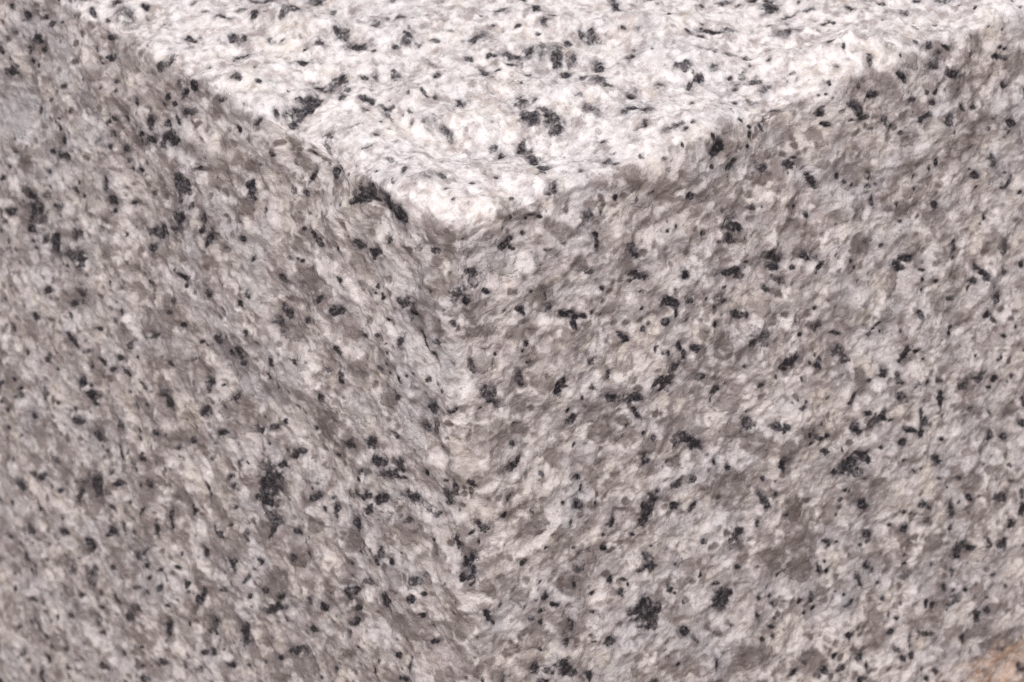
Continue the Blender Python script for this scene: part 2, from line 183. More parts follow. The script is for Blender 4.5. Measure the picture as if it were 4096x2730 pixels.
    ('m', 'R', 65.44, 15.27, 1.03, 0.34, -124, 1), ('m', 'R', 63.22, 16.13, 0.66, 0.38, -149, 1), ('m', 'R', 67.66, 18.40, 0.74, 0.49, 146, 1),
    ('m', 'R', 67.37, 17.26, 0.19, 0.13, -130, 1), ('m', 'R', 57.73, 17.55, 1.04, 0.33, -127, 1), ('m', 'R', 49.43, 14.28, 0.64, 0.26, -95, 1),
    ('m', 'R', 46.91, 11.72, 0.21, 0.14, -143, 1), ('m', 'R', 41.87, 9.73, 0.97, 0.32, -125, 1), ('m', 'R', 45.13, 10.30, 0.39, 0.23, -116, 1),
    ('m', 'R', 35.94, 6.46, 0.68, 0.39, -151, 1), ('m', 'R', 39.20, 7.17, 0.91, 0.33, -146, 1), ('m', 'R', 26.61, 5.90, 0.51, 0.35, -141, 0.8),
    ('m', 'R', 34.02, 9.73, 0.46, 0.28, -163, 1), ('m', 'R', 31.79, 10.58, 1.10, 0.61, -144, 1), ('m', 'R', 53.43, 17.97, 0.33, 0.13, -157, 1),
    ('m', 'R', 48.69, 11.15, 0.60, 0.24, -106, 0.7), ('m', 'R', 48.84, 12.43, 0.49, 0.23, -155, 1), ('m', 'R', 65.00, 21.67, 0.35, 0.22, -110, 1),
    ('q', 'R', 30.76, 0.36, 1.52, 0.54, -153, 0.9), ('q', 'T', 59.21, 0.83, 1.27, 0.88, 92, 0.6), ('q', 'T', 66.63, 0.28, 0.69, 0.42, 45, 0.7),
    ('q', 'R', 59.51, 11.44, 1.31, 0.57, -147, 0.8), ('q', 'R', 53.73, 9.02, 1.25, 0.72, -151, 0.8), ('q', 'R', 42.17, 5.04, 0.94, 0.67, -136, 0.8),
    ('q', 'R', 42.91, 7.89, 0.69, 0.49, -121, 0.8), ('q', 'R', 51.36, 15.70, 0.82, 0.35, -156, 0.8), ('q', 'R', 53.58, 16.55, 1.07, 0.65, -147, 0.8),
    ('q', 'R', 54.03, 14.85, 0.87, 0.56, -143, 0.6), ('q', 'R', 47.36, 13.99, 1.01, 0.44, -156, 0.5), ('q', 'R', 68.85, 14.14, 0.66, 0.35, -152, 0.8),
    ('q', 'R', 67.96, 5.33, 1.56, 1.08, -117, 0.6), ('q', 'R', 59.51, 5.47, 1.15, 0.73, -107, 0.7), ('q', 'R', 54.03, 1.07, 0.79, 0.57, -127, 0.6),
    ('q', 'R', 26.61, 3.62, 1.16, 0.80, -141, 0.7), ('q', 'R', 28.09, 6.32, 0.81, 0.58, 47, 0.7), ('g', 'R', 37.28, 3.77, 1.74, 0.98, -153, 0.7),
    ('g', 'R', 66.18, 10.02, 1.29, 0.66, -154, 0.7), ('g', 'R', 59.66, 18.26, 1.54, 0.51, -136, 0.8), ('m', 'L', 78.64, 30.90, 1.27, 0.36, -164, 1),
    ('m', 'L', 79.01, 32.46, 0.59, 0.22, -152, 1), ('m', 'L', 75.49, 30.76, 0.94, 0.43, -147, 0.7), ('m', 'L', 73.08, 30.33, 1.43, 0.99, 98, 1),
    ('m', 'L', 69.38, 30.33, 1.53, 0.96, -170, 1), ('m', 'L', 71.41, 32.32, 0.38, 0.18, -145, 1), ('m', 'L', 69.19, 27.92, 1.59, 0.62, -152, 0.85),
    ('m', 'L', 52.15, 20.81, 2.00, 0.67, -162, 1), ('m', 'L', 47.89, 18.83, 1.24, 0.30, -157, 1), ('m', 'L', 53.26, 23.09, 1.16, 0.51, -149, 1),
    ('m', 'L', 41.03, 16.98, 1.35, 0.47, -129, 1), ('m', 'L', 42.52, 16.84, 0.91, 0.29, -155, 1), ('m', 'L', 34.92, 14.70, 0.46, 0.26, -137, 1),
    ('m', 'L', 33.25, 16.27, 0.38, 0.21, -139, 1), ('m', 'L', 25.29, 13.43, 0.35, 0.16, -148, 1), ('m', 'L', 22.51, 10.16, 1.08, 0.60, 160, 1),
    ('m', 'L', 18.80, 9.73, 0.50, 0.24, 145, 1), ('m', 'L', 24.73, 9.87, 0.39, 0.17, -152, 1), ('m', 'L', 39.00, 17.69, 1.19, 0.32, -156, 0.6),
    ('m', 'L', 85.31, 35.87, 0.76, 0.26, -153, 0.6), ('m', 'L', 76.42, 37.44, 0.86, 0.34, -161, 1), ('m', 'L', 68.82, 34.45, 1.39, 0.45, -143, 0.8),
    ('m', 'L', 70.86, 36.73, 1.07, 0.35, -153, 1), ('m', 'L', 54.37, 27.49, 0.59, 0.26, -163, 1), ('m', 'L', 42.52, 23.66, 0.70, 0.65, 40, 1),
    ('m', 'L', 34.92, 20.81, 0.58, 0.48, 60, 1), ('m', 'L', 36.40, 22.52, 0.51, 0.33, 24, 1), ('m', 'L', 50.48, 28.06, 0.73, 0.32, -148, 0.8),
    ('m', 'L', 28.99, 16.98, 0.70, 0.59, 66, 0.8), ('m', 'L', 22.51, 16.27, 1.15, 0.33, -144, 1), ('m', 'L', 29.36, 20.81, 0.75, 0.62, 82, 1),
    ('m', 'L', 19.73, 16.55, 1.12, 0.48, -150, 1), ('m', 'L', 25.29, 19.96, 0.71, 0.33, -147, 0.8), ('m', 'L', 30.47, 22.38, 0.93, 0.55, -179, 0.8),
    ('m', 'L', 60.86, 33.60, 0.73, 0.31, -157, 1), ('m', 'L', 62.34, 35.31, 0.77, 0.31, -150, 0.8), ('m', 'L', 49.18, 30.33, 0.74, 0.35, 30, 1),
    ('m', 'L', 54.74, 33.89, 1.20, 0.30, -148, 0.8), ('m', 'L', 51.41, 29.91, 0.65, 0.18, -154, 1), ('m', 'L', 86.61, 42.55, 0.81, 0.37, -145, 0.8),
    ('m', 'L', 79.94, 42.13, 0.62, 0.47, 33, 1), ('m', 'L', 84.94, 45.39, 0.57, 0.55, 87, 1), ('m', 'L', 83.46, 38.01, 0.46, 0.16, -152, 1),
    ('m', 'L', 72.16, 38.72, 0.41, 0.27, 158, 1), ('m', 'L', 71.41, 41.42, 1.09, 0.55, 149, 1), ('m', 'L', 69.38, 41.98, 0.79, 0.22, -153, 0.8),
    ('m', 'L', 77.71, 46.25, 0.81, 0.42, -140, 1), ('m', 'L', 82.53, 47.52, 0.52, 0.26, -137, 1), ('m', 'L', 62.71, 39.99, 0.91, 0.31, -152, 1),
    ('m', 'L', 59.37, 36.87, 1.09, 0.38, -137, 0.8), ('m', 'L', 66.23, 41.98, 0.91, 0.25, 179, 1), ('m', 'L', 64.19, 41.98, 1.05, 0.29, -154, 0.8),
    ('m', 'L', 61.60, 41.27, 1.06, 0.29, -171, 1), ('m', 'L', 68.82, 43.69, 0.37, 0.20, -123, 1), ('m', 'L', 52.15, 36.02, 0.56, 0.32, 39, 1),
    ('m', 'L', 47.15, 33.46, 0.93, 0.21, -148, 1), ('m', 'L', 45.66, 30.90, 0.39, 0.18, -147, 1), ('m', 'L', 42.33, 29.34, 0.71, 0.50, 57, 1),
    ('m', 'L', 40.29, 29.91, 0.72, 0.34, -145, 1), ('m', 'L', 38.44, 29.34, 0.83, 0.56, 79, 1), ('m', 'L', 38.07, 30.05, 0.64, 0.29, -147, 1),
    ('m', 'L', 31.96, 27.07, 0.51, 0.48, 79, 1), ('m', 'L', 34.36, 26.07, 0.39, 0.20, 172, 1), ('m', 'L', 27.51, 25.22, 0.76, 0.35, 168, 1),
    ('m', 'L', 32.88, 29.20, 0.59, 0.40, 50, 0.7), ('m', 'L', 44.74, 35.31, 0.93, 0.73, 37, 1), ('m', 'L', 31.21, 29.77, 0.60, 0.38, 63, 1),
    ('m', 'L', 40.11, 34.88, 0.97, 0.44, -146, 0.8), ('m', 'L', 70.67, 46.25, 0.99, 0.54, 29, 1), ('m', 'L', 69.38, 46.10, 0.39, 0.27, 18, 1),
    ('m', 'L', 76.42, 47.24, 0.52, 0.16, -152, 1), ('m', 'L', 69.19, 47.38, 1.12, 0.63, -173, 1), ('m', 'L', 68.82, 48.23, 0.74, 0.25, -166, 1),
    ('m', 'L', 59.37, 44.26, 0.41, 0.32, 76, 1), ('m', 'L', 79.57, 51.22, 1.37, 0.58, -101, 0.7), ('m', 'L', 86.42, 54.91, 0.99, 0.33, -151, 1),
    ('m', 'L', 85.49, 53.49, 0.40, 0.16, -148, 1), ('m', 'L', 89.57, 58.04, 0.60, 0.35, 42, 1), ('m', 'L', 90.68, 55.20, 0.95, 0.24, -154, 1),
    ('m', 'L', 83.83, 56.33, 0.73, 0.35, -169, 1), ('m', 'L', 73.82, 51.08, 0.97, 0.29, -152, 0.8), ('m', 'L', 73.27, 52.36, 1.06, 0.48, -164, 1),
    ('m', 'L', 63.45, 48.52, 0.76, 0.48, 175, 1), ('m', 'L', 69.38, 52.50, 1.48, 0.51, -158, 1), ('m', 'L', 52.89, 40.99, 1.06, 0.62, 118, 1),
    ('m', 'L', 53.82, 40.28, 1.17, 0.67, -164, 0.7), ('m', 'L', 45.66, 38.86, 0.81, 0.47, 30, 1), ('m', 'L', 42.33, 39.85, 0.84, 0.27, -151, 1),
    ('m', 'L', 36.03, 37.01, 1.10, 0.42, -150, 1), ('m', 'L', 33.25, 35.31, 0.69, 0.29, -154, 1), ('m', 'L', 56.04, 45.96, 0.61, 0.35, -172, 1),
    ('m', 'L', 51.96, 46.10, 0.40, 0.21, -130, 1), ('m', 'L', 49.18, 44.11, 0.54, 0.29, -131, 1), ('m', 'L', 23.06, 27.21, 0.43, 0.32, 19, 1),
    ('m', 'L', 25.66, 32.18, 0.42, 0.17, -148, 1), ('m', 'L', 29.92, 36.87, 1.50, 0.38, -153, 1), ('m', 'L', 90.68, 61.16, 0.45, 0.22, -139, 1),
    ('m', 'L', 87.35, 60.60, 0.41, 0.16, -147, 1), ('m', 'L', 68.08, 53.92, 0.45, 0.16, -149, 1), ('m', 'L', 35.85, 25.50, 0.49, 0.28, -131, 0.7),
    ('q', 'L', 62.15, 26.78, 2.09, 0.90, -149, 0.7), ('q', 'L', 23.99, 15.27, 2.04, 1.22, 28, 0.9), ('q', 'L', 22.69, 29.77, 2.76, 1.58, -127, 0.9),
    ('q', 'L', 51.04, 44.54, 3.37, 1.09, -151, 0.8), ('q', 'L', 53.07, 31.47, 4.34, 1.66, -151, 0.7), ('q', 'L', 39.92, 29.91, 2.25, 1.73, 36, 0.7),
    ('q', 'L', 41.40, 36.87, 1.64, 0.73, -146, 0.7), ('q', 'L', 27.88, 22.09, 2.09, 1.08, -162, 0.8), ('q', 'L', 69.93, 35.59, 3.18, 0.95, -154, 0.6),
    ('q', 'L', 51.04, 34.45, 4.30, 1.52, -151, 0.5), ('q', 'L', 87.16, 52.78, 2.66, 1.33, -137, 0.6), ('q', 'L', 40.85, 39.00, 3.78, 0.92, -154, 0.6),
    ('g', 'L', 28.25, 26.78, 2.91, 1.59, -137, 0.7), ('g', 'L', 37.51, 32.04, 1.98, 1.40, 21, 0.7), ('g', 'L', 32.14, 13.99, 2.42, 0.82, -116, 0.6),
    ('m', 'L', 15.65, 7.89, 0.90, 0.48, -159, 1), ('m', 'L', 12.50, 7.46, 1.13, 0.56, -148, 1), ('m', 'L', 9.73, 5.04, 0.73, 0.33, -150, 1),
    ('m', 'L', 4.91, 3.77, 0.88, 0.29, -141, 0.7), ('m', 'L', 3.06, 3.48, 0.83, 0.31, -158, 0.8), ('m', 'R', 5.85, 3.91, 0.71, 0.43, 132, 1),
    ('m', 'R', 6.45, 3.62, 0.29, 0.21, -138, 1), ('m', 'R', 5.26, 4.05, 0.60, 0.34, -153, 0.7), ('m', 'R', 15.19, 6.75, 0.81, 0.27, 90, 1),
    ('m', 'R', 19.79, 9.16, 1.01, 0.56, -126, 1), ('m', 'R', 20.38, 12.01, 1.32, 0.44, -151, 1), ('m', 'R', 19.49, 12.43, 0.37, 0.17, -155, 1),
    ('m', 'R', 14.30, 9.31, 0.72, 0.35, -155, 0.8), ('m', 'R', 8.67, 6.32, 0.78, 0.34, -103, 0.7), ('m', 'R', 1.85, 5.47, 0.86, 0.47, -153, 1),
    ('m', 'L', 0.46, 7.03, 1.18, 0.56, -154, 1), ('m', 'R', 0.82, 8.03, 0.62, 0.36, -168, 1), ('m', 'R', 3.33, 7.74, 0.35, 0.22, -149, 1),
    ('m', 'R', 2.15, 6.46, 0.69, 0.40, -151, 0.6), ('m', 'L', 13.25, 11.44, 0.33, 0.29, 40, 0.8), ('m', 'L', 12.32, 12.01, 0.41, 0.30, 55, 1),
    ('m', 'L', 13.43, 12.15, 0.22, 0.11, -147, 1), ('m', 'L', 7.87, 10.58, 1.06, 0.52, -156, 1), ('m', 'L', 6.58, 10.87, 0.62, 0.50, 89, 1),
    ('m', 'L', 3.80, 7.89, 0.25, 0.15, -122, 1), ('m', 'L', 18.99, 16.27, 0.59, 0.33, -140, 1), ('m', 'R', 6.89, 10.87, 0.60, 0.37, -120, 1),
    ('m', 'R', 12.52, 13.43, 0.92, 0.38, -149, 1), ('m', 'R', 12.67, 14.28, 0.57, 0.25, -103, 1), ('m', 'R', 13.71, 13.85, 0.47, 0.25, -152, 1),
    ('m', 'R', 14.75, 13.85, 0.27, 0.19, -138, 1), ('m', 'R', 16.08, 11.86, 0.31, 0.21, -138, 1), ('m', 'R', 10.00, 11.58, 0.40, 0.27, -143, 1),
    ('m', 'R', 9.56, 10.02, 0.79, 0.19, -99, 0.6), ('m', 'R', 20.68, 13.85, 0.56, 0.33, -149, 0.6), ('m', 'R', 23.79, 15.98, 1.16, 0.42, -150, 1),
    ('m', 'R', 24.38, 17.26, 0.71, 0.24, -112, 1), ('m', 'R', 24.53, 14.99, 0.21, 0.15, 55, 1), ('m', 'R', 23.20, 17.97, 0.59, 0.39, -142, 1),
    ('m', 'R', 21.27, 17.40, 0.28, 0.19, -138, 1), ('m', 'R', 20.53, 17.55, 0.40, 0.26, 75, 1), ('m', 'R', 18.31, 17.69, 0.58, 0.24, -133, 1),
    ('m', 'R', 18.60, 18.26, 0.35, 0.24, -138, 1), ('m', 'R', 24.68, 20.96, 0.68, 0.42, -146, 1), ('m', 'R', 22.60, 20.96, 0.21, 0.15, 56, 1),
    ('m', 'R', 23.20, 21.10, 0.25, 0.18, 54, 1), ('m', 'L', 9.17, 15.27, 0.63, 0.36, -117, 1), ('m', 'L', 16.02, 17.83, 0.65, 0.36, -139, 0.8),
    ('m', 'L', 12.88, 16.27, 0.54, 0.19, -152, 1), ('m', 'L', 3.24, 12.86, 0.64, 0.34, -144, 0.8), ('m', 'L', 5.65, 13.57, 0.73, 0.24, 131, 1),
    ('m', 'L', 3.98, 14.70, 0.61, 0.23, 142, 1), ('m', 'R', 7.34, 14.56, 0.35, 0.26, 153, 1), ('m', 'R', 6.74, 14.99, 0.19, 0.13, 111, 1),
    ('m', 'R', 3.93, 14.42, 0.17, 0.12, -136, 1), ('m', 'R', 0.96, 14.70, 0.80, 0.42, -105, 0.7), ('m', 'R', 6.45, 17.69, 1.19, 0.35, -109, 1),
    ('m', 'R', 7.34, 16.27, 0.53, 0.23, -155, 0.7), ('m', 'R', 10.75, 20.10, 0.81, 0.46, 122, 1), ('m', 'R', 14.60, 21.95, 0.30, 0.18, -147, 1),
    ('m', 'R', 16.67, 23.66, 0.96, 0.34, -149, 1), ('m', 'R', 17.12, 23.80, 0.48, 0.27, 82, 1), ('m', 'R', 19.19, 24.65, 0.88, 0.47, -162, 1),
    ('m', 'R', 23.05, 24.37, 1.15, 0.76, -170, 1), ('m', 'R', 23.49, 25.50, 0.37, 0.25, -137, 1), ('m', 'R', 24.38, 22.80, 0.86, 0.43, 157, 1),
    ('m', 'R', 16.53, 21.10, 0.41, 0.28, 131, 0.8), ('m', 'R', 14.45, 18.97, 0.47, 0.32, -137, 0.8), ('m', 'R', 2.74, 17.83, 1.03, 0.59, -136, 1),
    ('m', 'R', 2.74, 18.54, 0.47, 0.33, -135, 1), ('m', 'R', 3.93, 19.54, 0.56, 0.40, -135, 0.85), ('m', 'L', 10.65, 21.95, 0.61, 0.27, -147, 1),
    ('m', 'L', 13.06, 19.82, 0.56, 0.26, -160, 1), ('m', 'L', 11.95, 18.97, 0.38, 0.13, -153, 1), ('m', 'L', 9.73, 19.25, 0.63, 0.32, 145, 1),
    ('m', 'L', 7.50, 17.97, 0.23, 0.13, -138, 1), ('m', 'L', 4.72, 20.53, 1.35, 0.43, -146, 1), ('m', 'L', 6.02, 23.09, 0.98, 0.52, -140, 1),
    ('m', 'L', 4.54, 22.80, 0.77, 0.45, -123, 0.8), ('m', 'L', 1.39, 19.11, 0.74, 0.21, -142, 1), ('m', 'L', 15.65, 29.05, 0.97, 0.56, -160, 1),
    ('m', 'L', 19.36, 30.90, 0.92, 0.47, -140, 1), ('m', 'L', 11.58, 26.50, 0.81, 0.47, -163, 0.8), ('m', 'L', 3.80, 24.37, 0.48, 0.27, 173, 1),
    ('m', 'R', 5.41, 24.37, 0.35, 0.24, -135, 1), ('m', 'R', 12.38, 24.51, 0.64, 0.43, -169, 1), ('m', 'R', 11.78, 23.23, 0.37, 0.22, -147, 1),
    ('m', 'R', 19.64, 26.64, 0.69, 0.22, -125, 1), ('m', 'R', 19.34, 25.93, 0.57, 0.23, -155, 0.7), ('m', 'R', 12.67, 27.49, 0.27, 0.16, 149, 1),
    ('m', 'R', 24.68, 31.33, 0.91, 0.50, -144, 1), ('m', 'R', 20.38, 28.91, 0.33, 0.22, -136, 1), ('q', 'R', 13.27, 8.31, 1.09, 0.68, -148, 0.8),
    ('q', 'L', 12.13, 22.52, 1.69, 0.81, -145, 0.8), ('q', 'R', 17.86, 26.64, 0.77, 0.43, -149, 0.9), ('q', 'R', 20.97, 30.48, 0.99, 0.80, 160, 0.9),
    ('q', 'R', 2.00, 14.56, 1.29, 1.01, -178, 0.7), ('q', 'R', 2.30, 11.44, 2.06, 0.70, -157, 0.8), ('q', 'R', 16.97, 28.20, 0.80, 0.55, -136, 0.8),
    ('q', 'R', 3.63, 21.81, 1.45, 0.69, -120, 0.8), ('q', 'R', 6.15, 22.95, 1.09, 0.56, -151, 0.8), ('q', 'R', 9.56, 10.73, 1.48, 0.90, -111, 0.6),
    ('q', 'R', 1.11, 8.60, 1.90, 1.08, -151, 0.7), ('q', 'R', 14.75, 25.36, 1.11, 0.51, -154, 0.8), ('q', 'L', 2.13, 2.06, 1.98, 0.79, -153, 0.6),
    ('g', 'L', 16.21, 25.64, 2.99, 1.43, -155, 0.8), ('g', 'L', 9.54, 22.95, 1.64, 0.69, -149, 0.8), ('g', 'L', 8.43, 24.65, 1.44, 0.78, -139, 0.8),
    ('g', 'R', 4.52, 4.76, 2.53, 1.17, -138, 0.6), ('b', 'R', 6.15, 13.57, 0.82, 0.54, -144, 0.6), ('b', 'R', 14.16, 16.98, 1.07, 0.59, 180, 0.6),
    ('b', 'L', 15.47, 22.95, 1.68, 0.70, -149, 0.5), ('m', 'R', 31.35, 12.15, 0.68, 0.39, -150, 1), ('m', 'R', 28.09, 10.44, 0.48, 0.25, -169, 1),
    ('m', 'R', 36.68, 15.84, 1.23, 0.62, -144, 0.9), ('m', 'R', 36.54, 16.84, 0.92, 0.34, -148, 1), ('m', 'R', 31.65, 15.56, 1.49, 0.38, -171, 1),
    ('m', 'R', 30.61, 15.42, 0.47, 0.28, -148, 1), ('m', 'R', 33.28, 15.13, 0.35, 0.14, -156, 1), ('m', 'R', 32.68, 16.55, 0.61, 0.41, -140, 0.8),
    ('m', 'R', 25.72, 13.71, 0.53, 0.38, 54, 1), ('m', 'R', 40.69, 16.98, 0.94, 0.47, -144, 1), ('m', 'R', 42.17, 18.68, 0.70, 0.46, 122, 1),
    ('m', 'R', 39.80, 20.10, 0.62, 0.20, -174, 0.8), ('m', 'R', 37.13, 18.40, 0.93, 0.33, -145, 0.8), ('m', 'R', 35.80, 18.97, 0.56, 0.34, -147, 0.8),
    ('m', 'R', 26.16, 16.55, 0.70, 0.46, -139, 1), ('m', 'R', 29.72, 17.83, 0.68, 0.36, -152, 0.8), ('m', 'R', 30.61, 18.54, 0.39, 0.23, -149, 1),
    ('m', 'R', 29.42, 18.68, 0.39, 0.28, 56, 1), ('m', 'R', 32.39, 20.53, 1.07, 0.47, -155, 0.85), ('m', 'R', 33.28, 20.81, 0.43, 0.28, 74, 1),
    ('m', 'R', 29.27, 20.53, 0.44, 0.31, 55, 1), ('m', 'R', 26.75, 21.95, 0.77, 0.40, -152, 1), ('m', 'R', 33.87, 23.94, 0.57, 0.40, 51, 1),
    ('m', 'R', 35.20, 24.22, 0.84, 0.56, -139, 0.75), ('m', 'R', 25.27, 22.23, 0.63, 0.25, 88, 1), ('m', 'R', 34.46, 23.23, 1.57, 0.59, -156, 0.6),
    ('m', 'R', 42.02, 23.37, 0.37, 0.26, -124, 1), ('m', 'R', 42.32, 25.36, 0.93, 0.51, -150, 0.7), ('m', 'R', 39.50, 23.66, 0.74, 0.28, -139, 0.7),
    ('m', 'R', 40.24, 25.64, 0.35, 0.24, 48, 1), ('m', 'R', 45.13, 27.49, 0.85, 0.20, -152, 0.8), ('m', 'R', 38.46, 27.78, 1.09, 0.73, 154, 1),
    ('m', 'R', 37.87, 28.49, 0.57, 0.27, -153, 1), ('m', 'R', 44.99, 29.20, 0.88, 0.57, -140, 0.8), ('m', 'R', 46.17, 30.76, 0.74, 0.41, -149, 0.8),
    ('m', 'R', 42.17, 29.77, 0.53, 0.36, -134, 1), ('m', 'R', 42.61, 29.20, 0.31, 0.18, -103, 1), ('m', 'R', 40.09, 30.48, 0.27, 0.15, 80, 0.8),
    ('m', 'R', 29.42, 28.06, 0.66, 0.36, 159, 1), ('m', 'R', 29.13, 28.77, 0.36, 0.16, 86, 1), ('m', 'R', 27.35, 25.50, 0.52, 0.46, -173, 0.8),
    ('m', 'R', 34.76, 29.20, 0.52, 0.27, -151, 0.8), ('m', 'R', 32.83, 26.36, 0.29, 0.19, -138, 1), ('m', 'R', 50.91, 34.03, 0.54, 0.46, 39, 1),
    ('m', 'R', 47.06, 35.31, 0.66, 0.31, 114, 1), ('m', 'R', 46.47, 35.73, 0.34, 0.15, -153, 1), ('m', 'R', 40.09, 33.60, 0.50, 0.24, -152, 1),
    ('m', 'R', 40.54, 33.17, 0.26, 0.17, -138, 1), ('m', 'R', 39.35, 32.46, 0.24, 0.14, 76, 1), ('m', 'R', 50.47, 28.34, 0.36, 0.21, 153, 1),
    ('m', 'R', 49.43, 29.20, 0.39, 0.27, 179, 1), ('m', 'R', 50.02, 28.77, 0.29, 0.12, -155, 1), ('m', 'R', 54.03, 22.23, 0.75, 0.41, -150, 1),
    ('m', 'R', 53.29, 22.95, 0.86, 0.51, -135, 1), ('m', 'R', 60.55, 22.95, 0.73, 0.52, 81, 1), ('m', 'R', 64.40, 27.49, 1.24, 0.30, -132, 1),
    ('m', 'R', 64.55, 28.06, 0.53, 0.27, -152, 1), ('m', 'R', 63.22, 27.92, 0.50, 0.30, -146, 1), ('m', 'R', 67.51, 28.49, 0.43, 0.34, 23, 1),
    ('m', 'R', 67.66, 25.79, 0.94, 0.39, 98, 0.7), ('m', 'R', 70.33, 28.77, 0.36, 0.23, -110, 1), ('m', 'R', 66.48, 31.19, 0.75, 0.50, 109, 1),
    ('m', 'R', 65.14, 32.61, 0.68, 0.45, -134, 1), ('m', 'R', 66.33, 33.60, 0.87, 0.32, -124, 1), ('m', 'R', 55.81, 29.05, 0.69, 0.38, -115, 1),
    ('m', 'R', 56.10, 25.22, 0.31, 0.20, -141, 1), ('m', 'R', 56.40, 26.64, 0.34, 0.19, -102, 1), ('m', 'R', 58.18, 26.21, 0.28, 0.19, -132, 1),
    ('m', 'R', 47.06, 20.25, 0.26, 0.17, -141, 1), ('m', 'R', 47.50, 20.96, 0.22, 0.14, -141, 1), ('m', 'R', 50.62, 19.54, 0.21, 0.15, -128, 1),
    ('m', 'R', 60.40, 29.05, 0.53, 0.30, -149, 1), ('m', 'R', 60.10, 32.89, 0.37, 0.23, -141, 1), ('m', 'R', 60.25, 32.32, 0.36, 0.21, -147, 1),
    ('m', 'R', 53.43, 30.19, 0.20, 0.13, -140, 1), ('m', 'R', 53.88, 32.89, 0.67, 0.48, 107, 1), ('m', 'R', 53.29, 33.60, 0.32, 0.19, -105, 1),
    ('m', 'R', 55.21, 33.03, 0.43, 0.21, -152, 1), ('m', 'R', 55.95, 34.03, 0.24, 0.16, -129, 1), ('m', 'R', 52.84, 35.16, 0.75, 0.32, -108, 0.8),
    ('m', 'R', 56.69, 37.01, 0.52, 0.19, -156, 1), ('m', 'R', 58.62, 37.72, 0.69, 0.27, -144, 1), ('m', 'R', 55.06, 36.58, 0.60, 0.58, 28, 0.8),
    ('m', 'R', 58.77, 39.85, 0.97, 0.46, -111, 1), ('m', 'R', 62.03, 39.43, 0.76, 0.49, 177, 1), ('m', 'R', 64.25, 39.28, 1.01, 0.59, 172, 1),
    ('m', 'R', 66.48, 40.56, 0.44, 0.29, -135, 1), ('m', 'R', 65.74, 41.27, 0.41, 0.22, -149, 1), ('m', 'R', 69.44, 41.56, 0.38, 0.23, -110, 1),
    ('m', 'R', 69.00, 35.16, 0.32, 0.21, -123, 1), ('m', 'R', 67.66, 35.87, 0.35, 0.23, -134, 1), ('m', 'R', 67.07, 38.29, 0.37, 0.21, 152, 1),
    ('m', 'R', 49.58, 38.72, 1.14, 0.72, -139, 1), ('m', 'R', 50.77, 38.72, 0.65, 0.43, -114, 1), ('m', 'R', 51.66, 39.43, 0.35, 0.17, -178, 1),
    ('m', 'R', 48.69, 37.58, 0.45, 0.29, -139, 1), ('m', 'R', 47.06, 38.57, 0.79, 0.44, -124, 1), ('m', 'R', 47.65, 39.28, 0.43, 0.18, -153, 1),
    ('m', 'R', 42.17, 37.86, 0.62, 0.24, -154, 1), ('m', 'R', 43.21, 38.01, 0.38, 0.21, -148, 1), ('m', 'R', 42.47, 36.44, 0.50, 0.24, -152, 0.8),
    ('m', 'R', 36.68, 34.45, 0.74, 0.44, -145, 0.85), ('m', 'R', 37.87, 34.88, 0.50, 0.29, -146, 1), ('m', 'R', 33.28, 33.03, 1.03, 0.59, -147, 0.85),
    ('m', 'R', 56.25, 41.70, 0.81, 0.46, -147, 1), ('m', 'R', 56.10, 42.69, 0.60, 0.36, -143, 1), ('m', 'R', 54.03, 41.42, 0.79, 0.30, -149, 1),
    ('m', 'R', 53.43, 42.69, 0.80, 0.43, -148, 1), ('m', 'R', 63.22, 42.84, 0.93, 0.53, -145, 0.85), ('m', 'R', 53.14, 37.44, 1.10, 0.60, -148, 0.7),
    ('m', 'R', 55.81, 40.42, 0.70, 0.27, -96, 1), ('m', 'R', 66.33, 44.68, 0.63, 0.16, -114, 1), ('m', 'R', 71.67, 45.68, 0.90, 0.25, -94, 1),
    ('m', 'R', 71.37, 47.95, 0.58, 0.31, -147, 1), ('m', 'R', 66.63, 47.67, 0.55, 0.38, 107, 1), ('m', 'R', 68.85, 48.80, 0.61, 0.32, -149, 1),
    ('m', 'R', 59.51, 45.11, 0.29, 0.18, -139, 1), ('m', 'R', 50.62, 42.41, 0.23, 0.15, -138, 1), ('m', 'R', 42.91, 39.71, 0.78, 0.29, -143, 1),
    ('m', 'R', 48.25, 42.27, 1.06, 0.31, -156, 1), ('m', 'R', 27.20, 33.03, 0.94, 0.56, -137, 1), ('m', 'R', 25.86, 31.75, 0.69, 0.32, -122, 1),
    ('q', 'R', 52.54, 24.51, 1.29, 0.66, 123, 0.8), ('q', 'R', 58.77, 23.23, 1.10, 0.66, -147, 0.8), ('q', 'R', 58.77, 29.05, 1.10, 0.72, -114, 0.7),
    ('q', 'R', 30.01, 22.80, 1.50, 1.06, 51, 0.95), ('q', 'R', 31.65, 33.46, 1.23, 0.73, -146, 0.8), ('q', 'R', 40.69, 37.01, 1.69, 0.90, -149, 0.9),
    ('q', 'R', 45.58, 25.08, 1.64, 0.67, -156, 0.7), ('q', 'R', 31.65, 11.58, 1.37, 0.84, -148, 0.9), ('q', 'R', 60.99, 27.07, 1.52, 1.04, -123, 0.6),
    ('q', 'R', 34.61, 36.44, 1.43, 0.68, -152, 0.8), ('q', 'R', 30.90, 29.91, 1.61, 0.88, -149, 0.6), ('q', 'R', 60.55, 31.04, 1.38, 0.87, -141, 0.6),
    ('q', 'R', 51.51, 27.63, 1.12, 0.77, -121, 0.6), ('q', 'R', 35.20, 20.81, 1.25, 0.83, -140, 0.5), ('g', 'R', 60.25, 34.88, 2.47, 1.36, -148, 0.5),
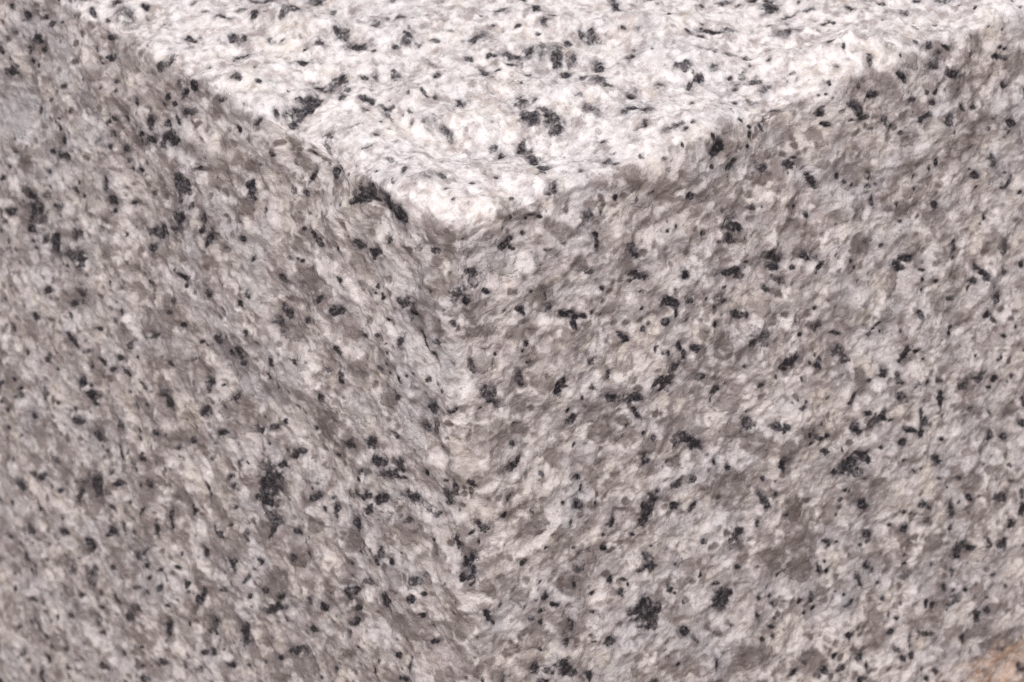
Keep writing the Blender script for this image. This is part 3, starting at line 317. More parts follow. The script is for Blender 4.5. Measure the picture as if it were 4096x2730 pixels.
    ('b', 'R', 48.69, 32.61, 1.91, 0.91, -152, 0.6), ('b', 'R', 48.54, 26.92, 1.32, 0.86, -140, 0.6), ('g', 'R', 64.11, 29.05, 1.78, 0.91, -152, 0.5),
    ('m', 'L', 89.94, 64.86, 0.62, 0.28, -141, 1), ('m', 'L', 79.01, 59.74, 0.80, 0.44, -161, 1), ('m', 'L', 85.31, 64.72, 0.97, 0.34, -149, 0.85),
    ('m', 'L', 83.09, 64.01, 1.14, 0.43, -147, 1), ('m', 'L', 88.27, 67.56, 1.26, 0.69, -165, 1), ('m', 'L', 74.56, 62.30, 1.31, 0.39, -118, 1),
    ('m', 'L', 70.12, 59.60, 1.40, 1.31, 76, 1), ('m', 'L', 71.23, 58.89, 2.25, 0.66, -151, 0.6), ('m', 'L', 79.20, 64.01, 0.59, 0.28, -140, 1),
    ('m', 'L', 81.23, 64.57, 0.42, 0.19, -142, 1), ('m', 'L', 66.04, 57.04, 0.96, 0.32, -150, 1), ('m', 'L', 66.97, 56.05, 0.62, 0.32, -129, 0.7),
    ('m', 'L', 90.50, 70.83, 0.60, 0.23, -146, 1), ('m', 'L', 60.11, 57.47, 1.05, 0.30, -137, 1), ('m', 'L', 63.82, 58.46, 0.45, 0.19, -145, 1),
    ('m', 'L', 54.56, 55.91, 1.28, 0.39, 95, 1), ('m', 'L', 57.52, 58.89, 0.88, 0.41, -102, 1), ('m', 'L', 44.74, 52.92, 1.00, 0.58, -177, 1),
    ('m', 'L', 48.63, 57.19, 0.70, 0.37, 88, 1), ('m', 'L', 42.33, 45.25, 0.50, 0.25, -138, 1), ('m', 'L', 41.40, 45.82, 0.53, 0.29, -130, 1),
    ('m', 'L', 41.77, 48.66, 0.79, 0.21, -139, 1), ('m', 'L', 34.92, 42.98, 3.35, 1.59, -120, 1), ('m', 'L', 37.51, 45.39, 0.96, 0.31, -151, 1),
    ('m', 'L', 31.96, 39.14, 0.88, 0.37, -162, 1), ('m', 'L', 35.48, 46.25, 1.34, 0.81, 166, 1), ('m', 'L', 34.73, 47.95, 1.30, 0.37, -123, 1),
    ('m', 'L', 34.36, 46.53, 0.50, 0.27, -133, 1), ('m', 'L', 29.92, 37.30, 1.21, 0.24, -155, 1), ('m', 'L', 25.84, 39.85, 1.24, 0.36, -142, 0.85),
    ('m', 'L', 24.36, 40.56, 0.51, 0.25, -141, 1), ('m', 'L', 22.14, 39.57, 0.86, 0.41, -109, 1), ('m', 'L', 22.69, 38.43, 0.42, 0.17, -147, 1),
    ('m', 'L', 26.40, 39.14, 0.26, 0.14, -138, 1), ('m', 'L', 30.84, 46.53, 0.95, 0.38, -147, 1), ('m', 'L', 26.21, 38.15, 1.21, 0.44, -149, 0.6),
    ('m', 'L', 39.92, 51.08, 0.65, 0.33, -102, 1), ('m', 'L', 42.89, 51.36, 0.48, 0.21, -144, 1), ('m', 'L', 39.74, 42.27, 0.60, 0.32, -119, 0.8),
    ('m', 'L', 79.20, 67.70, 0.60, 0.28, -139, 1), ('m', 'L', 79.38, 69.40, 1.13, 0.40, -148, 1), ('m', 'L', 86.61, 72.53, 1.06, 0.72, 21, 0.8),
    ('m', 'L', 67.71, 63.72, 1.16, 0.48, -145, 1), ('m', 'L', 68.45, 64.57, 0.69, 0.26, -147, 1), ('m', 'L', 67.52, 60.74, 0.66, 0.25, 178, 1),
    ('m', 'L', 65.12, 62.44, 0.89, 0.34, 93, 0.7), ('m', 'L', 62.52, 64.57, 1.90, 0.38, -142, 0.85), ('m', 'L', 61.04, 63.15, 0.65, 0.13, -137, 1),
    ('m', 'L', 61.41, 65.43, 0.55, 0.25, -141, 1), ('m', 'L', 58.08, 64.15, 0.58, 0.16, -150, 1), ('m', 'L', 54.56, 62.16, 0.34, 0.24, 23, 1),
    ('m', 'L', 42.52, 55.91, 0.91, 0.67, 32, 1), ('m', 'L', 37.88, 53.35, 0.78, 0.31, 177, 1), ('m', 'L', 40.48, 56.62, 0.81, 0.23, -123, 1),
    ('m', 'L', 38.81, 54.63, 0.45, 0.11, -151, 1), ('m', 'L', 78.45, 74.23, 0.93, 0.59, 71, 1), ('m', 'L', 76.79, 71.82, 0.48, 0.17, -148, 1),
    ('m', 'L', 68.82, 68.98, 0.70, 0.26, -146, 1), ('m', 'L', 74.01, 72.25, 1.21, 0.49, -144, 0.7), ('m', 'L', 74.56, 73.95, 0.90, 0.65, 41, 0.8),
    ('m', 'L', 60.86, 66.56, 0.59, 0.19, -148, 1), ('m', 'L', 61.78, 68.84, 0.85, 0.35, -144, 1), ('m', 'L', 63.63, 69.12, 1.29, 0.30, -151, 0.8),
    ('m', 'L', 58.26, 66.56, 0.68, 0.28, -144, 1), ('m', 'L', 53.07, 63.72, 0.77, 0.45, 46, 1), ('m', 'L', 52.89, 64.43, 0.52, 0.22, -144, 1),
    ('m', 'L', 50.48, 63.86, 1.70, 0.39, -118, 1), ('m', 'L', 51.22, 64.29, 0.38, 0.18, -139, 1), ('m', 'L', 45.48, 60.45, 0.70, 0.28, -145, 1),
    ('m', 'L', 43.44, 58.75, 0.52, 0.26, -136, 1), ('m', 'L', 37.51, 56.76, 0.61, 0.27, -143, 1), ('m', 'L', 34.55, 56.05, 0.66, 0.24, -147, 1),
    ('m', 'L', 36.22, 58.32, 1.98, 0.43, -149, 1), ('m', 'L', 26.40, 53.07, 0.77, 0.39, -159, 1), ('m', 'L', 28.81, 53.63, 0.54, 0.42, 19, 1),
    ('m', 'L', 31.59, 49.80, 0.63, 0.27, -123, 1), ('m', 'L', 28.81, 48.09, 0.40, 0.20, -139, 1), ('m', 'L', 94.57, 85.03, 0.66, 0.29, -139, 1),
    ('m', 'L', 88.83, 83.19, 1.25, 0.29, -160, 1), ('m', 'L', 72.16, 74.09, 0.61, 0.30, -134, 1), ('m', 'L', 69.01, 73.24, 0.59, 0.53, 82, 1),
    ('m', 'L', 77.16, 76.93, 0.55, 0.27, -133, 1), ('m', 'L', 57.15, 68.27, 0.59, 0.19, -148, 1), ('m', 'L', 79.94, 81.20, 1.02, 0.57, 31, 0.85),
    ('m', 'L', 66.78, 74.66, 1.17, 0.47, -155, 1), ('m', 'L', 63.82, 71.82, 1.52, 0.49, -148, 0.7), ('m', 'L', 74.01, 78.78, 0.69, 0.41, 80, 0.8),
    ('m', 'L', 58.45, 72.10, 1.27, 0.43, -96, 1), ('m', 'L', 53.45, 68.98, 0.86, 0.18, -122, 1), ('m', 'L', 48.63, 66.56, 1.68, 0.60, -124, 1),
    ('m', 'L', 42.14, 64.43, 2.24, 0.72, -110, 1), ('m', 'L', 28.44, 56.90, 0.67, 0.32, -140, 1), ('m', 'L', 32.51, 61.73, 2.08, 0.47, -151, 0.9),
    ('m', 'L', 33.81, 62.44, 0.68, 0.30, -142, 1), ('m', 'L', 35.85, 64.29, 0.55, 0.24, -142, 1), ('m', 'L', 58.82, 73.81, 0.46, 0.19, -143, 1),
    ('m', 'L', 64.56, 77.64, 0.54, 0.17, -148, 1), ('m', 'L', 64.56, 78.36, 0.36, 0.28, 176, 1), ('m', 'L', 69.19, 80.91, 0.58, 0.25, -140, 1),
    ('m', 'L', 50.85, 71.25, 0.68, 0.31, -140, 1), ('m', 'L', 49.18, 70.26, 0.61, 0.46, 81, 1), ('m', 'L', 60.67, 77.64, 0.82, 0.43, 29, 1),
    ('m', 'L', 55.85, 75.66, 0.57, 0.42, 58, 1), ('m', 'L', 52.15, 73.95, 0.88, 0.32, -146, 1), ('m', 'L', 45.29, 69.97, 0.92, 0.32, -147, 1),
    ('m', 'L', 41.59, 67.98, 0.70, 0.28, -144, 1), ('m', 'L', 73.45, 84.75, 0.85, 0.55, 28, 1), ('m', 'L', 64.93, 80.34, 0.77, 0.23, -148, 1),
    ('m', 'L', 64.38, 81.77, 0.92, 0.47, 31, 1), ('m', 'L', 93.27, 93.13, 0.76, 0.33, -139, 1), ('m', 'L', 81.79, 86.60, 0.85, 0.31, -145, 1),
    ('m', 'L', 82.16, 89.58, 0.61, 0.24, -143, 1), ('m', 'L', 73.27, 80.20, 0.79, 0.24, -148, 1), ('m', 'L', 24.92, 60.03, 0.64, 0.34, -121, 1),
    ('q', 'L', 36.40, 66.70, 1.68, 0.55, -147, 0.8), ('q', 'L', 35.11, 55.05, 3.10, 1.59, 32, 0.9), ('q', 'L', 26.03, 43.12, 2.13, 0.74, -149, 0.8),
    ('q', 'L', 37.14, 49.51, 2.01, 0.89, -144, 0.8), ('q', 'L', 42.52, 53.92, 2.48, 1.17, -141, 0.6), ('q', 'L', 31.59, 62.87, 3.30, 1.22, -146, 0.7),
    ('q', 'L', 61.78, 62.87, 4.54, 0.94, -145, 0.6), ('q', 'L', 80.12, 73.67, 2.40, 0.68, -150, 0.8), ('q', 'L', 93.46, 81.48, 1.77, 0.68, -145, 0.7),
    ('q', 'L', 37.88, 63.01, 1.80, 0.87, -137, 0.7), ('q', 'L', 30.47, 49.66, 1.61, 0.67, -145, 0.8), ('q', 'L', 48.81, 65.85, 2.46, 0.80, -148, 0.5),
    ('q', 'L', 66.97, 66.70, 2.01, 1.39, 23, 0.5), ('q', 'L', 71.60, 60.17, 2.36, 1.26, 31, 0.6), ('b', 'L', 66.41, 76.79, 2.16, 1.19, 24, 0.4),
    ('b', 'L', 96.42, 84.46, 2.32, 0.99, -141, 0.5), ('m', 'L', 13.99, 30.33, 1.10, 0.51, -149, 1), ('m', 'L', 10.84, 29.20, 0.89, 0.59, 48, 1),
    ('m', 'L', 12.50, 31.04, 1.66, 0.50, -152, 0.8), ('m', 'L', 11.02, 30.90, 0.90, 0.24, -158, 1), ('m', 'L', 6.95, 28.63, 0.52, 0.29, -114, 1),
    ('m', 'L', 16.77, 32.75, 1.13, 0.35, -152, 0.8), ('m', 'L', 18.62, 36.02, 1.46, 0.57, -148, 0.8), ('m', 'L', 16.39, 35.16, 1.17, 0.49, -147, 1),
    ('m', 'L', 13.99, 34.45, 1.09, 0.43, -148, 1), ('m', 'L', 16.02, 36.58, 1.23, 0.39, -133, 1), ('m', 'L', 18.43, 39.14, 1.00, 0.67, 78, 1),
    ('m', 'L', 9.17, 32.18, 1.22, 0.57, -148, 1), ('m', 'R', 0.07, 26.64, 0.86, 0.33, -135, 1), ('m', 'L', 2.13, 27.78, 0.74, 0.40, 93, 1),
    ('m', 'L', 3.43, 27.63, 0.43, 0.17, -149, 1), ('m', 'L', 3.43, 29.62, 1.12, 0.79, 29, 0.8), ('m', 'L', 0.09, 27.92, 0.63, 0.28, 86, 1),
    ('m', 'R', 1.11, 31.75, 1.16, 0.40, -132, 1), ('m', 'R', 1.85, 32.04, 0.46, 0.30, -138, 1), ('m', 'L', 0.28, 32.46, 0.65, 0.20, -166, 1),
    ('m', 'L', 2.50, 33.89, 0.69, 0.60, 101, 1), ('m', 'L', 0.83, 35.45, 1.09, 0.48, -145, 1), ('m', 'L', 0.83, 37.01, 1.18, 0.57, 38, 1),
    ('m', 'L', 0.46, 37.72, 0.49, 0.19, -147, 1), ('m', 'L', 6.39, 32.46, 1.24, 0.35, 161, 0.6), ('m', 'L', 7.13, 32.04, 1.06, 0.54, -180, 0.6),
    ('m', 'R', 5.56, 26.50, 0.87, 0.46, 140, 1), ('m', 'R', 5.11, 26.78, 0.43, 0.20, -153, 1), ('m', 'R', 4.52, 29.77, 0.54, 0.19, 139, 1),
    ('m', 'R', 8.52, 28.91, 0.35, 0.24, 63, 1), ('m', 'R', 12.52, 30.76, 0.31, 0.20, -142, 1), ('m', 'R', 20.53, 32.04, 0.51, 0.33, 73, 1),
    ('m', 'R', 24.68, 36.58, 0.64, 0.39, -159, 1), ('m', 'R', 24.38, 39.00, 0.59, 0.40, 62, 1), ('m', 'R', 12.08, 33.17, 0.79, 0.41, -107, 1),
    ('m', 'R', 14.16, 34.03, 0.27, 0.17, -143, 1), ('m', 'R', 10.60, 32.75, 0.25, 0.18, 57, 1), ('m', 'R', 12.82, 32.04, 0.28, 0.17, 111, 1),
    ('m', 'R', 20.68, 37.72, 1.48, 0.93, 120, 1), ('m', 'R', 19.79, 38.43, 0.61, 0.37, -142, 1), ('m', 'R', 21.57, 37.15, 0.77, 0.53, 54, 1),
    ('m', 'R', 16.08, 37.01, 0.59, 0.35, 103, 1), ('m', 'R', 11.04, 34.88, 0.34, 0.31, -180, 1), ('m', 'R', 3.78, 31.47, 0.33, 0.30, 175, 1),
    ('m', 'R', 18.90, 39.71, 0.39, 0.15, -154, 1), ('m', 'R', 21.42, 42.27, 0.20, 0.12, -145, 1), ('m', 'R', 24.09, 45.39, 0.29, 0.18, -142, 1),
    ('m', 'R', 20.83, 43.26, 0.83, 0.34, -125, 1), ('m', 'R', 21.12, 44.40, 0.95, 0.40, -140, 1), ('m', 'R', 19.79, 44.26, 0.78, 0.18, -156, 1),
    ('m', 'R', 15.93, 43.69, 0.59, 0.39, -133, 1), ('m', 'R', 17.56, 44.26, 0.39, 0.18, -151, 1), ('m', 'R', 18.01, 44.97, 0.27, 0.14, 83, 1),
    ('m', 'R', 11.78, 42.55, 0.31, 0.20, 74, 1), ('m', 'R', 12.23, 40.85, 0.65, 0.42, -170, 0.75), ('m', 'R', 15.34, 39.85, 0.33, 0.22, -134, 1),
    ('m', 'R', 17.12, 45.54, 0.51, 0.34, -133, 1), ('m', 'R', 23.20, 47.81, 0.49, 0.33, 64, 1), ('m', 'R', 19.94, 49.23, 1.92, 1.21, -130, 1),
    ('m', 'R', 19.49, 48.09, 1.07, 0.70, -133, 1), ('m', 'R', 20.68, 50.51, 1.25, 0.74, -142, 1), ('m', 'R', 8.37, 42.41, 0.51, 0.38, 53, 1),
    ('m', 'R', 9.41, 43.83, 0.50, 0.26, -148, 1), ('m', 'R', 13.56, 46.25, 0.38, 0.25, -133, 1), ('m', 'R', 7.78, 43.97, 0.31, 0.17, -145, 1),
    ('m', 'R', 1.41, 41.56, 0.96, 0.42, -118, 1), ('m', 'R', 2.00, 42.55, 0.48, 0.14, -134, 1), ('m', 'R', 2.89, 40.99, 0.29, 0.15, 85, 1),
    ('m', 'L', 14.54, 46.25, 1.12, 0.58, -152, 1), ('m', 'L', 9.73, 43.69, 0.85, 0.37, -151, 1), ('m', 'L', 20.84, 48.52, 1.11, 0.71, 32, 0.9),
    ('m', 'L', 19.91, 50.08, 0.74, 0.34, -153, 1), ('m', 'L', 20.66, 52.07, 1.11, 0.32, -143, 1), ('m', 'L', 21.58, 53.63, 0.77, 0.32, -166, 1),
    ('m', 'L', 8.61, 40.99, 1.15, 0.49, -145, 0.85), ('m', 'L', 7.87, 42.27, 0.56, 0.20, -148, 1), ('m', 'L', 6.76, 47.24, 0.57, 0.20, -147, 1),
    ('m', 'L', 20.66, 45.25, 0.48, 0.18, -148, 1), ('m', 'L', 10.28, 35.31, 0.49, 0.26, -136, 1), ('m', 'L', 18.06, 46.10, 1.19, 0.44, -148, 0.7),
    ('m', 'L', 13.25, 52.21, 0.61, 0.32, -162, 1), ('m', 'L', 16.58, 54.49, 0.40, 0.21, -132, 1), ('m', 'L', 10.84, 52.21, 0.67, 0.31, -107, 1),
    ('m', 'L', 12.32, 54.34, 1.17, 0.30, -150, 1), ('m', 'L', 17.51, 56.19, 0.64, 0.23, 97, 1), ('m', 'R', 15.64, 50.65, 0.90, 0.60, -140, 0.9),
    ('m', 'R', 15.49, 50.08, 0.71, 0.23, -146, 1), ('m', 'R', 11.04, 46.67, 0.66, 0.24, 89, 1), ('m', 'R', 10.30, 48.38, 0.68, 0.34, 84, 0.7),
    ('m', 'R', 6.45, 44.11, 0.56, 0.18, -154, 0.8), ('m', 'R', 7.78, 45.25, 0.31, 0.20, 75, 1), ('m', 'R', 7.34, 47.95, 0.29, 0.19, -131, 1),
    ('m', 'R', 10.00, 50.93, 1.26, 0.77, -134, 1), ('m', 'R', 10.75, 51.93, 0.69, 0.37, -146, 1), ('m', 'R', 6.74, 50.22, 0.77, 0.52, 58, 1),
    ('m', 'R', 8.08, 50.65, 0.77, 0.36, -149, 0.7), ('m', 'R', 12.82, 53.21, 0.86, 0.35, -118, 1), ('m', 'R', 7.34, 51.64, 0.58, 0.24, -151, 1),
    ('m', 'R', 24.23, 57.19, 0.50, 0.25, -148, 1), ('q', 'L', 0.65, 34.03, 1.40, 0.93, 32, 0.95), ('q', 'R', 15.19, 30.19, 0.63, 0.38, -176, 0.9),
    ('q', 'R', 24.38, 33.89, 0.81, 0.50, -143, 0.9), ('q', 'R', 13.27, 39.85, 1.18, 0.72, -143, 0.8), ('q', 'R', 10.60, 46.81, 1.33, 0.91, 59, 0.9),
    ('q', 'R', 1.26, 38.29, 1.17, 0.55, -124, 0.95), ('q', 'R', 5.41, 40.99, 1.14, 0.65, -146, 0.85), ('q', 'L', 10.47, 47.10, 3.23, 1.51, -154, 0.8),
    ('q', 'L', 0.09, 47.95, 1.40, 0.56, -145, 0.9), ('q', 'R', 7.49, 33.60, 1.24, 1.17, 104, 0.8), ('q', 'L', 22.69, 57.47, 1.68, 0.84, -136, 0.7),
    ('q', 'L', 11.02, 36.58, 2.77, 1.22, -161, 0.6), ('q', 'R', 20.83, 33.17, 1.19, 0.72, -145, 0.6), ('q', 'R', 6.30, 46.81, 1.33, 0.60, -150, 0.5),
    ('q', 'R', 6.15, 31.47, 0.83, 0.43, -150, 0.8), ('b', 'L', 3.43, 41.70, 1.73, 1.08, 35, 0.6), ('b', 'R', 9.56, 36.58, 0.88, 0.56, -140, 0.7),
    ('g', 'L', 12.32, 33.03, 1.99, 0.84, -147, 0.8), ('g', 'R', 16.23, 53.78, 2.06, 1.42, -162, 0.7), ('g', 'R', 23.79, 40.99, 1.82, 1.03, -146, 0.6),
    ('b', 'R', 0.67, 40.42, 0.75, 0.43, -145, 0.3), ('m', 'R', 26.61, 36.58, 0.81, 0.63, 39, 1), ('m', 'R', 29.27, 35.87, 0.63, 0.25, -104, 1),
    ('m', 'R', 30.76, 37.01, 0.50, 0.32, -141, 1), ('m', 'R', 26.61, 39.85, 0.64, 0.38, 141, 1), ('m', 'R', 29.87, 40.28, 0.45, 0.24, -149, 1),
    ('m', 'R', 35.65, 42.98, 1.10, 0.49, -133, 1), ('m', 'R', 36.98, 42.55, 0.37, 0.24, 67, 1), ('m', 'R', 35.50, 40.28, 0.34, 0.21, -143, 1),
    ('m', 'R', 34.91, 41.84, 0.77, 0.32, -132, 0.8), ('m', 'R', 37.57, 38.86, 0.91, 0.24, -102, 1), ('m', 'R', 37.57, 39.57, 0.41, 0.14, -155, 1),
    ('m', 'R', 45.73, 42.98, 1.37, 0.93, -153, 1), ('m', 'R', 46.91, 42.69, 1.10, 0.60, -147, 1), ('m', 'R', 48.69, 42.98, 0.80, 0.50, -139, 1),
    ('m', 'R', 47.80, 44.40, 0.77, 0.47, -141, 1), ('m', 'R', 48.84, 45.54, 0.35, 0.18, -148, 1), ('m', 'R', 44.69, 42.84, 0.65, 0.36, -147, 1),
    ('m', 'R', 45.73, 46.81, 0.36, 0.21, -143, 1), ('m', 'R', 48.54, 48.38, 0.79, 0.41, -140, 0.9), ('m', 'R', 45.73, 47.81, 0.41, 0.26, -137, 0.7),
    ('m', 'R', 53.88, 45.25, 0.27, 0.14, -149, 1), ('m', 'R', 56.55, 47.38, 0.25, 0.17, -127, 1), ('m', 'R', 58.62, 47.24, 0.88, 0.56, -131, 1),
    ('m', 'R', 55.21, 47.24, 0.59, 0.28, -166, 0.7), ('m', 'R', 54.47, 53.92, 0.66, 0.39, -141, 1), ('m', 'R', 54.62, 52.07, 0.37, 0.24, -122, 1),
    ('m', 'R', 56.84, 51.93, 0.60, 0.39, -157, 1), ('m', 'R', 57.73, 52.50, 0.46, 0.25, -146, 0.8), ('m', 'R', 57.44, 53.92, 0.59, 0.38, -133, 0.7),
    ('m', 'R', 52.69, 52.78, 0.32, 0.16, -149, 1), ('m', 'R', 55.66, 52.92, 0.68, 0.43, 120, 0.8), ('m', 'R', 49.73, 52.78, 0.76, 0.39, -137, 1),
    ('m', 'R', 48.84, 53.78, 0.27, 0.14, -147, 1), ('m', 'R', 60.99, 54.34, 1.16, 0.50, -104, 0.9), ('m', 'R', 60.84, 56.33, 0.76, 0.20, -99, 1),
    ('m', 'R', 63.66, 53.92, 0.45, 0.29, -119, 1), ('m', 'R', 67.96, 55.48, 0.81, 0.49, -147, 1), ('m', 'R', 69.59, 54.20, 0.47, 0.19, -153, 1),
    ('m', 'R', 71.22, 58.32, 0.88, 0.50, -107, 1), ('m', 'R', 71.22, 56.33, 0.75, 0.29, -97, 1), ('m', 'R', 69.59, 59.46, 0.80, 0.51, -130, 1),
    ('m', 'R', 59.36, 49.80, 0.36, 0.14, -153, 1), ('m', 'R', 62.33, 51.08, 0.37, 0.19, -149, 1), ('m', 'R', 66.03, 59.89, 0.76, 0.46, -111, 1),
    ('m', 'R', 67.81, 61.02, 1.06, 0.55, -140, 1), ('m', 'R', 68.40, 61.16, 0.69, 0.44, -130, 1), ('m', 'R', 62.18, 59.32, 0.91, 0.70, 130, 1),
    ('m', 'R', 63.66, 59.89, 0.54, 0.31, -142, 1), ('m', 'R', 62.03, 60.45, 0.55, 0.20, -153, 1), ('m', 'R', 61.29, 61.87, 0.48, 0.31, -125, 1),
    ('m', 'R', 58.33, 59.89, 0.30, 0.16, -102, 1), ('m', 'R', 67.22, 64.72, 0.43, 0.20, -150, 1), ('m', 'R', 69.00, 66.85, 0.26, 0.15, -137, 1),
    ('m', 'R', 50.17, 56.90, 0.65, 0.53, 88, 1), ('m', 'R', 49.43, 56.33, 0.67, 0.32, -150, 0.7), ('m', 'R', 48.25, 57.19, 0.46, 0.25, -145, 1),
    ('m', 'R', 48.39, 57.90, 0.68, 0.14, -111, 1), ('m', 'R', 34.61, 44.83, 0.49, 0.25, 81, 1), ('m', 'R', 31.35, 45.54, 0.83, 0.54, 67, 1),
    ('m', 'R', 32.39, 45.11, 0.60, 0.35, -143, 1), ('m', 'R', 29.87, 51.64, 1.45, 0.93, -134, 1), ('m', 'R', 30.01, 52.92, 0.49, 0.33, 60, 1),
    ('m', 'R', 29.27, 49.80, 0.53, 0.22, -152, 1), ('m', 'R', 30.31, 51.36, 0.97, 0.59, -140, 1), ('m', 'R', 36.24, 55.05, 0.46, 0.29, -135, 1),
    ('m', 'R', 35.80, 53.78, 0.42, 0.19, -151, 1), ('m', 'R', 31.94, 48.95, 0.38, 0.21, -146, 1), ('m', 'R', 34.31, 53.49, 0.29, 0.19, 55, 1),
    ('m', 'R', 34.02, 55.48, 0.56, 0.37, 61, 1), ('m', 'R', 36.09, 57.75, 0.43, 0.22, -148, 1), ('m', 'R', 30.90, 55.34, 0.38, 0.25, 53, 1),
    ('m', 'R', 41.58, 56.48, 0.69, 0.31, -108, 1), ('m', 'R', 42.17, 58.32, 0.43, 0.17, -95, 1), ('m', 'R', 39.95, 56.48, 0.39, 0.25, 67, 1),
    ('m', 'R', 42.91, 53.92, 0.53, 0.35, -128, 1), ('m', 'R', 44.10, 54.77, 0.30, 0.20, -126, 1), ('m', 'R', 43.80, 53.49, 0.25, 0.16, -125, 1),
    ('m', 'R', 44.24, 51.36, 0.56, 0.25, -151, 0.85), ('m', 'R', 51.51, 61.16, 0.36, 0.23, -128, 1), ('m', 'R', 58.33, 64.72, 0.51, 0.32, -119, 1),
    ('m', 'R', 57.29, 64.01, 0.52, 0.18, -95, 1), ('m', 'R', 46.76, 59.60, 0.57, 0.26, 167, 1), ('m', 'R', 65.14, 69.12, 0.88, 0.44, -102, 1),
    ('m', 'R', 66.48, 68.98, 0.55, 0.35, -127, 0.8), ('m', 'R', 61.44, 65.57, 0.81, 0.67, 171, 0.8), ('m', 'R', 60.10, 63.44, 0.56, 0.24, -98, 1),
    ('m', 'R', 63.22, 65.00, 0.34, 0.22, -120, 1), ('m', 'R', 53.29, 64.29, 0.34, 0.21, -136, 1), ('m', 'R', 52.54, 63.72, 0.37, 0.16, -97, 1),
    ('m', 'R', 57.73, 68.13, 1.47, 0.41, -145, 0.9), ('m', 'R', 46.62, 63.44, 0.63, 0.29, -149, 1), ('m', 'R', 52.54, 65.71, 0.35, 0.33, 64, 1),
    ('m', 'R', 55.21, 67.70, 0.68, 0.27, 97, 1), ('m', 'R', 53.29, 68.13, 0.70, 0.32, -148, 0.8), ('m', 'R', 55.36, 69.83, 0.47, 0.29, -130, 1),
    ('m', 'R', 54.32, 69.69, 0.45, 0.27, -135, 1), ('m', 'R', 62.77, 70.83, 0.67, 0.29, -98, 1), ('m', 'R', 69.00, 75.23, 0.45, 0.23, -145, 1),
    ('m', 'R', 72.11, 79.07, 0.66, 0.40, -132, 1), ('m', 'R', 24.98, 53.49, 0.98, 0.32, -141, 1), ('m', 'R', 26.16, 54.91, 0.98, 0.21, -123, 1),
    ('m', 'R', 34.91, 58.75, 0.50, 0.21, -131, 1), ('m', 'R', 36.24, 59.03, 0.45, 0.26, 76, 1), ('m', 'R', 40.54, 64.15, 0.50, 0.28, -143, 1),
    ('m', 'R', 39.20, 64.72, 0.63, 0.49, 174, 1), ('m', 'R', 38.61, 65.14, 0.27, 0.14, -145, 1), ('m', 'R', 43.06, 65.99, 0.66, 0.40, -138, 1),
    ('m', 'R', 45.58, 66.99, 0.90, 0.36, -151, 1), ('m', 'R', 28.98, 59.32, 1.04, 0.21, -100, 1), ('m', 'R', 48.39, 69.69, 0.59, 0.38, -160, 1),
    ('m', 'R', 48.39, 66.99, 0.61, 0.44, 34, 0.85), ('m', 'R', 44.69, 65.00, 0.34, 0.25, -173, 1), ('m', 'R', 59.36, 73.81, 0.51, 0.31, -135, 1),
    ('m', 'R', 57.88, 73.95, 0.48, 0.23, -147, 1), ('m', 'R', 49.14, 68.41, 0.35, 0.19, -104, 1), ('m', 'R', 42.32, 66.56, 0.53, 0.22, -150, 1),
    ('m', 'R', 54.77, 59.74, 0.93, 0.47, -147, 0.6), ('q', 'R', 39.35, 45.25, 1.53, 1.02, 63, 1), ('q', 'R', 41.13, 47.10, 1.51, 0.77, -149, 0.9),
    ('q', 'R', 40.98, 49.51, 1.45, 0.96, 54, 0.95), ('q', 'R', 40.09, 52.21, 2.52, 1.60, -136, 0.9), ('q', 'R', 36.39, 50.22, 1.88, 1.21, 68, 0.9),
    ('q', 'R', 31.05, 39.85, 2.76, 1.73, -140, 0.8), ('q', 'R', 33.87, 60.03, 2.36, 1.09, -149, 0.8), ('q', 'R', 69.00, 74.66, 2.44, 1.66, 35, 0.9),
    ('o', 'R', 70.18, 77.64, 5.04, 2.37, -175, 0.7), ('q', 'R', 63.96, 70.97, 0.87, 0.48, -142, 0.8), ('q', 'R', 60.10, 60.74, 0.71, 0.35, -148, 0.8),
    ('b', 'R', 50.47, 64.86, 1.31, 0.79, -168, 0.6), ('o', 'R', 63.96, 76.51, 4.91, 1.45, -161, 0.3), ('q', 'R', 25.57, 57.90, 1.34, 0.86, -133, 0.6),
    ('q', 'R', 49.14, 57.61, 1.62, 0.92, -143, 0.5), ('b', 'R', 44.24, 47.38, 1.37, 0.88, -137, 0.5),
]
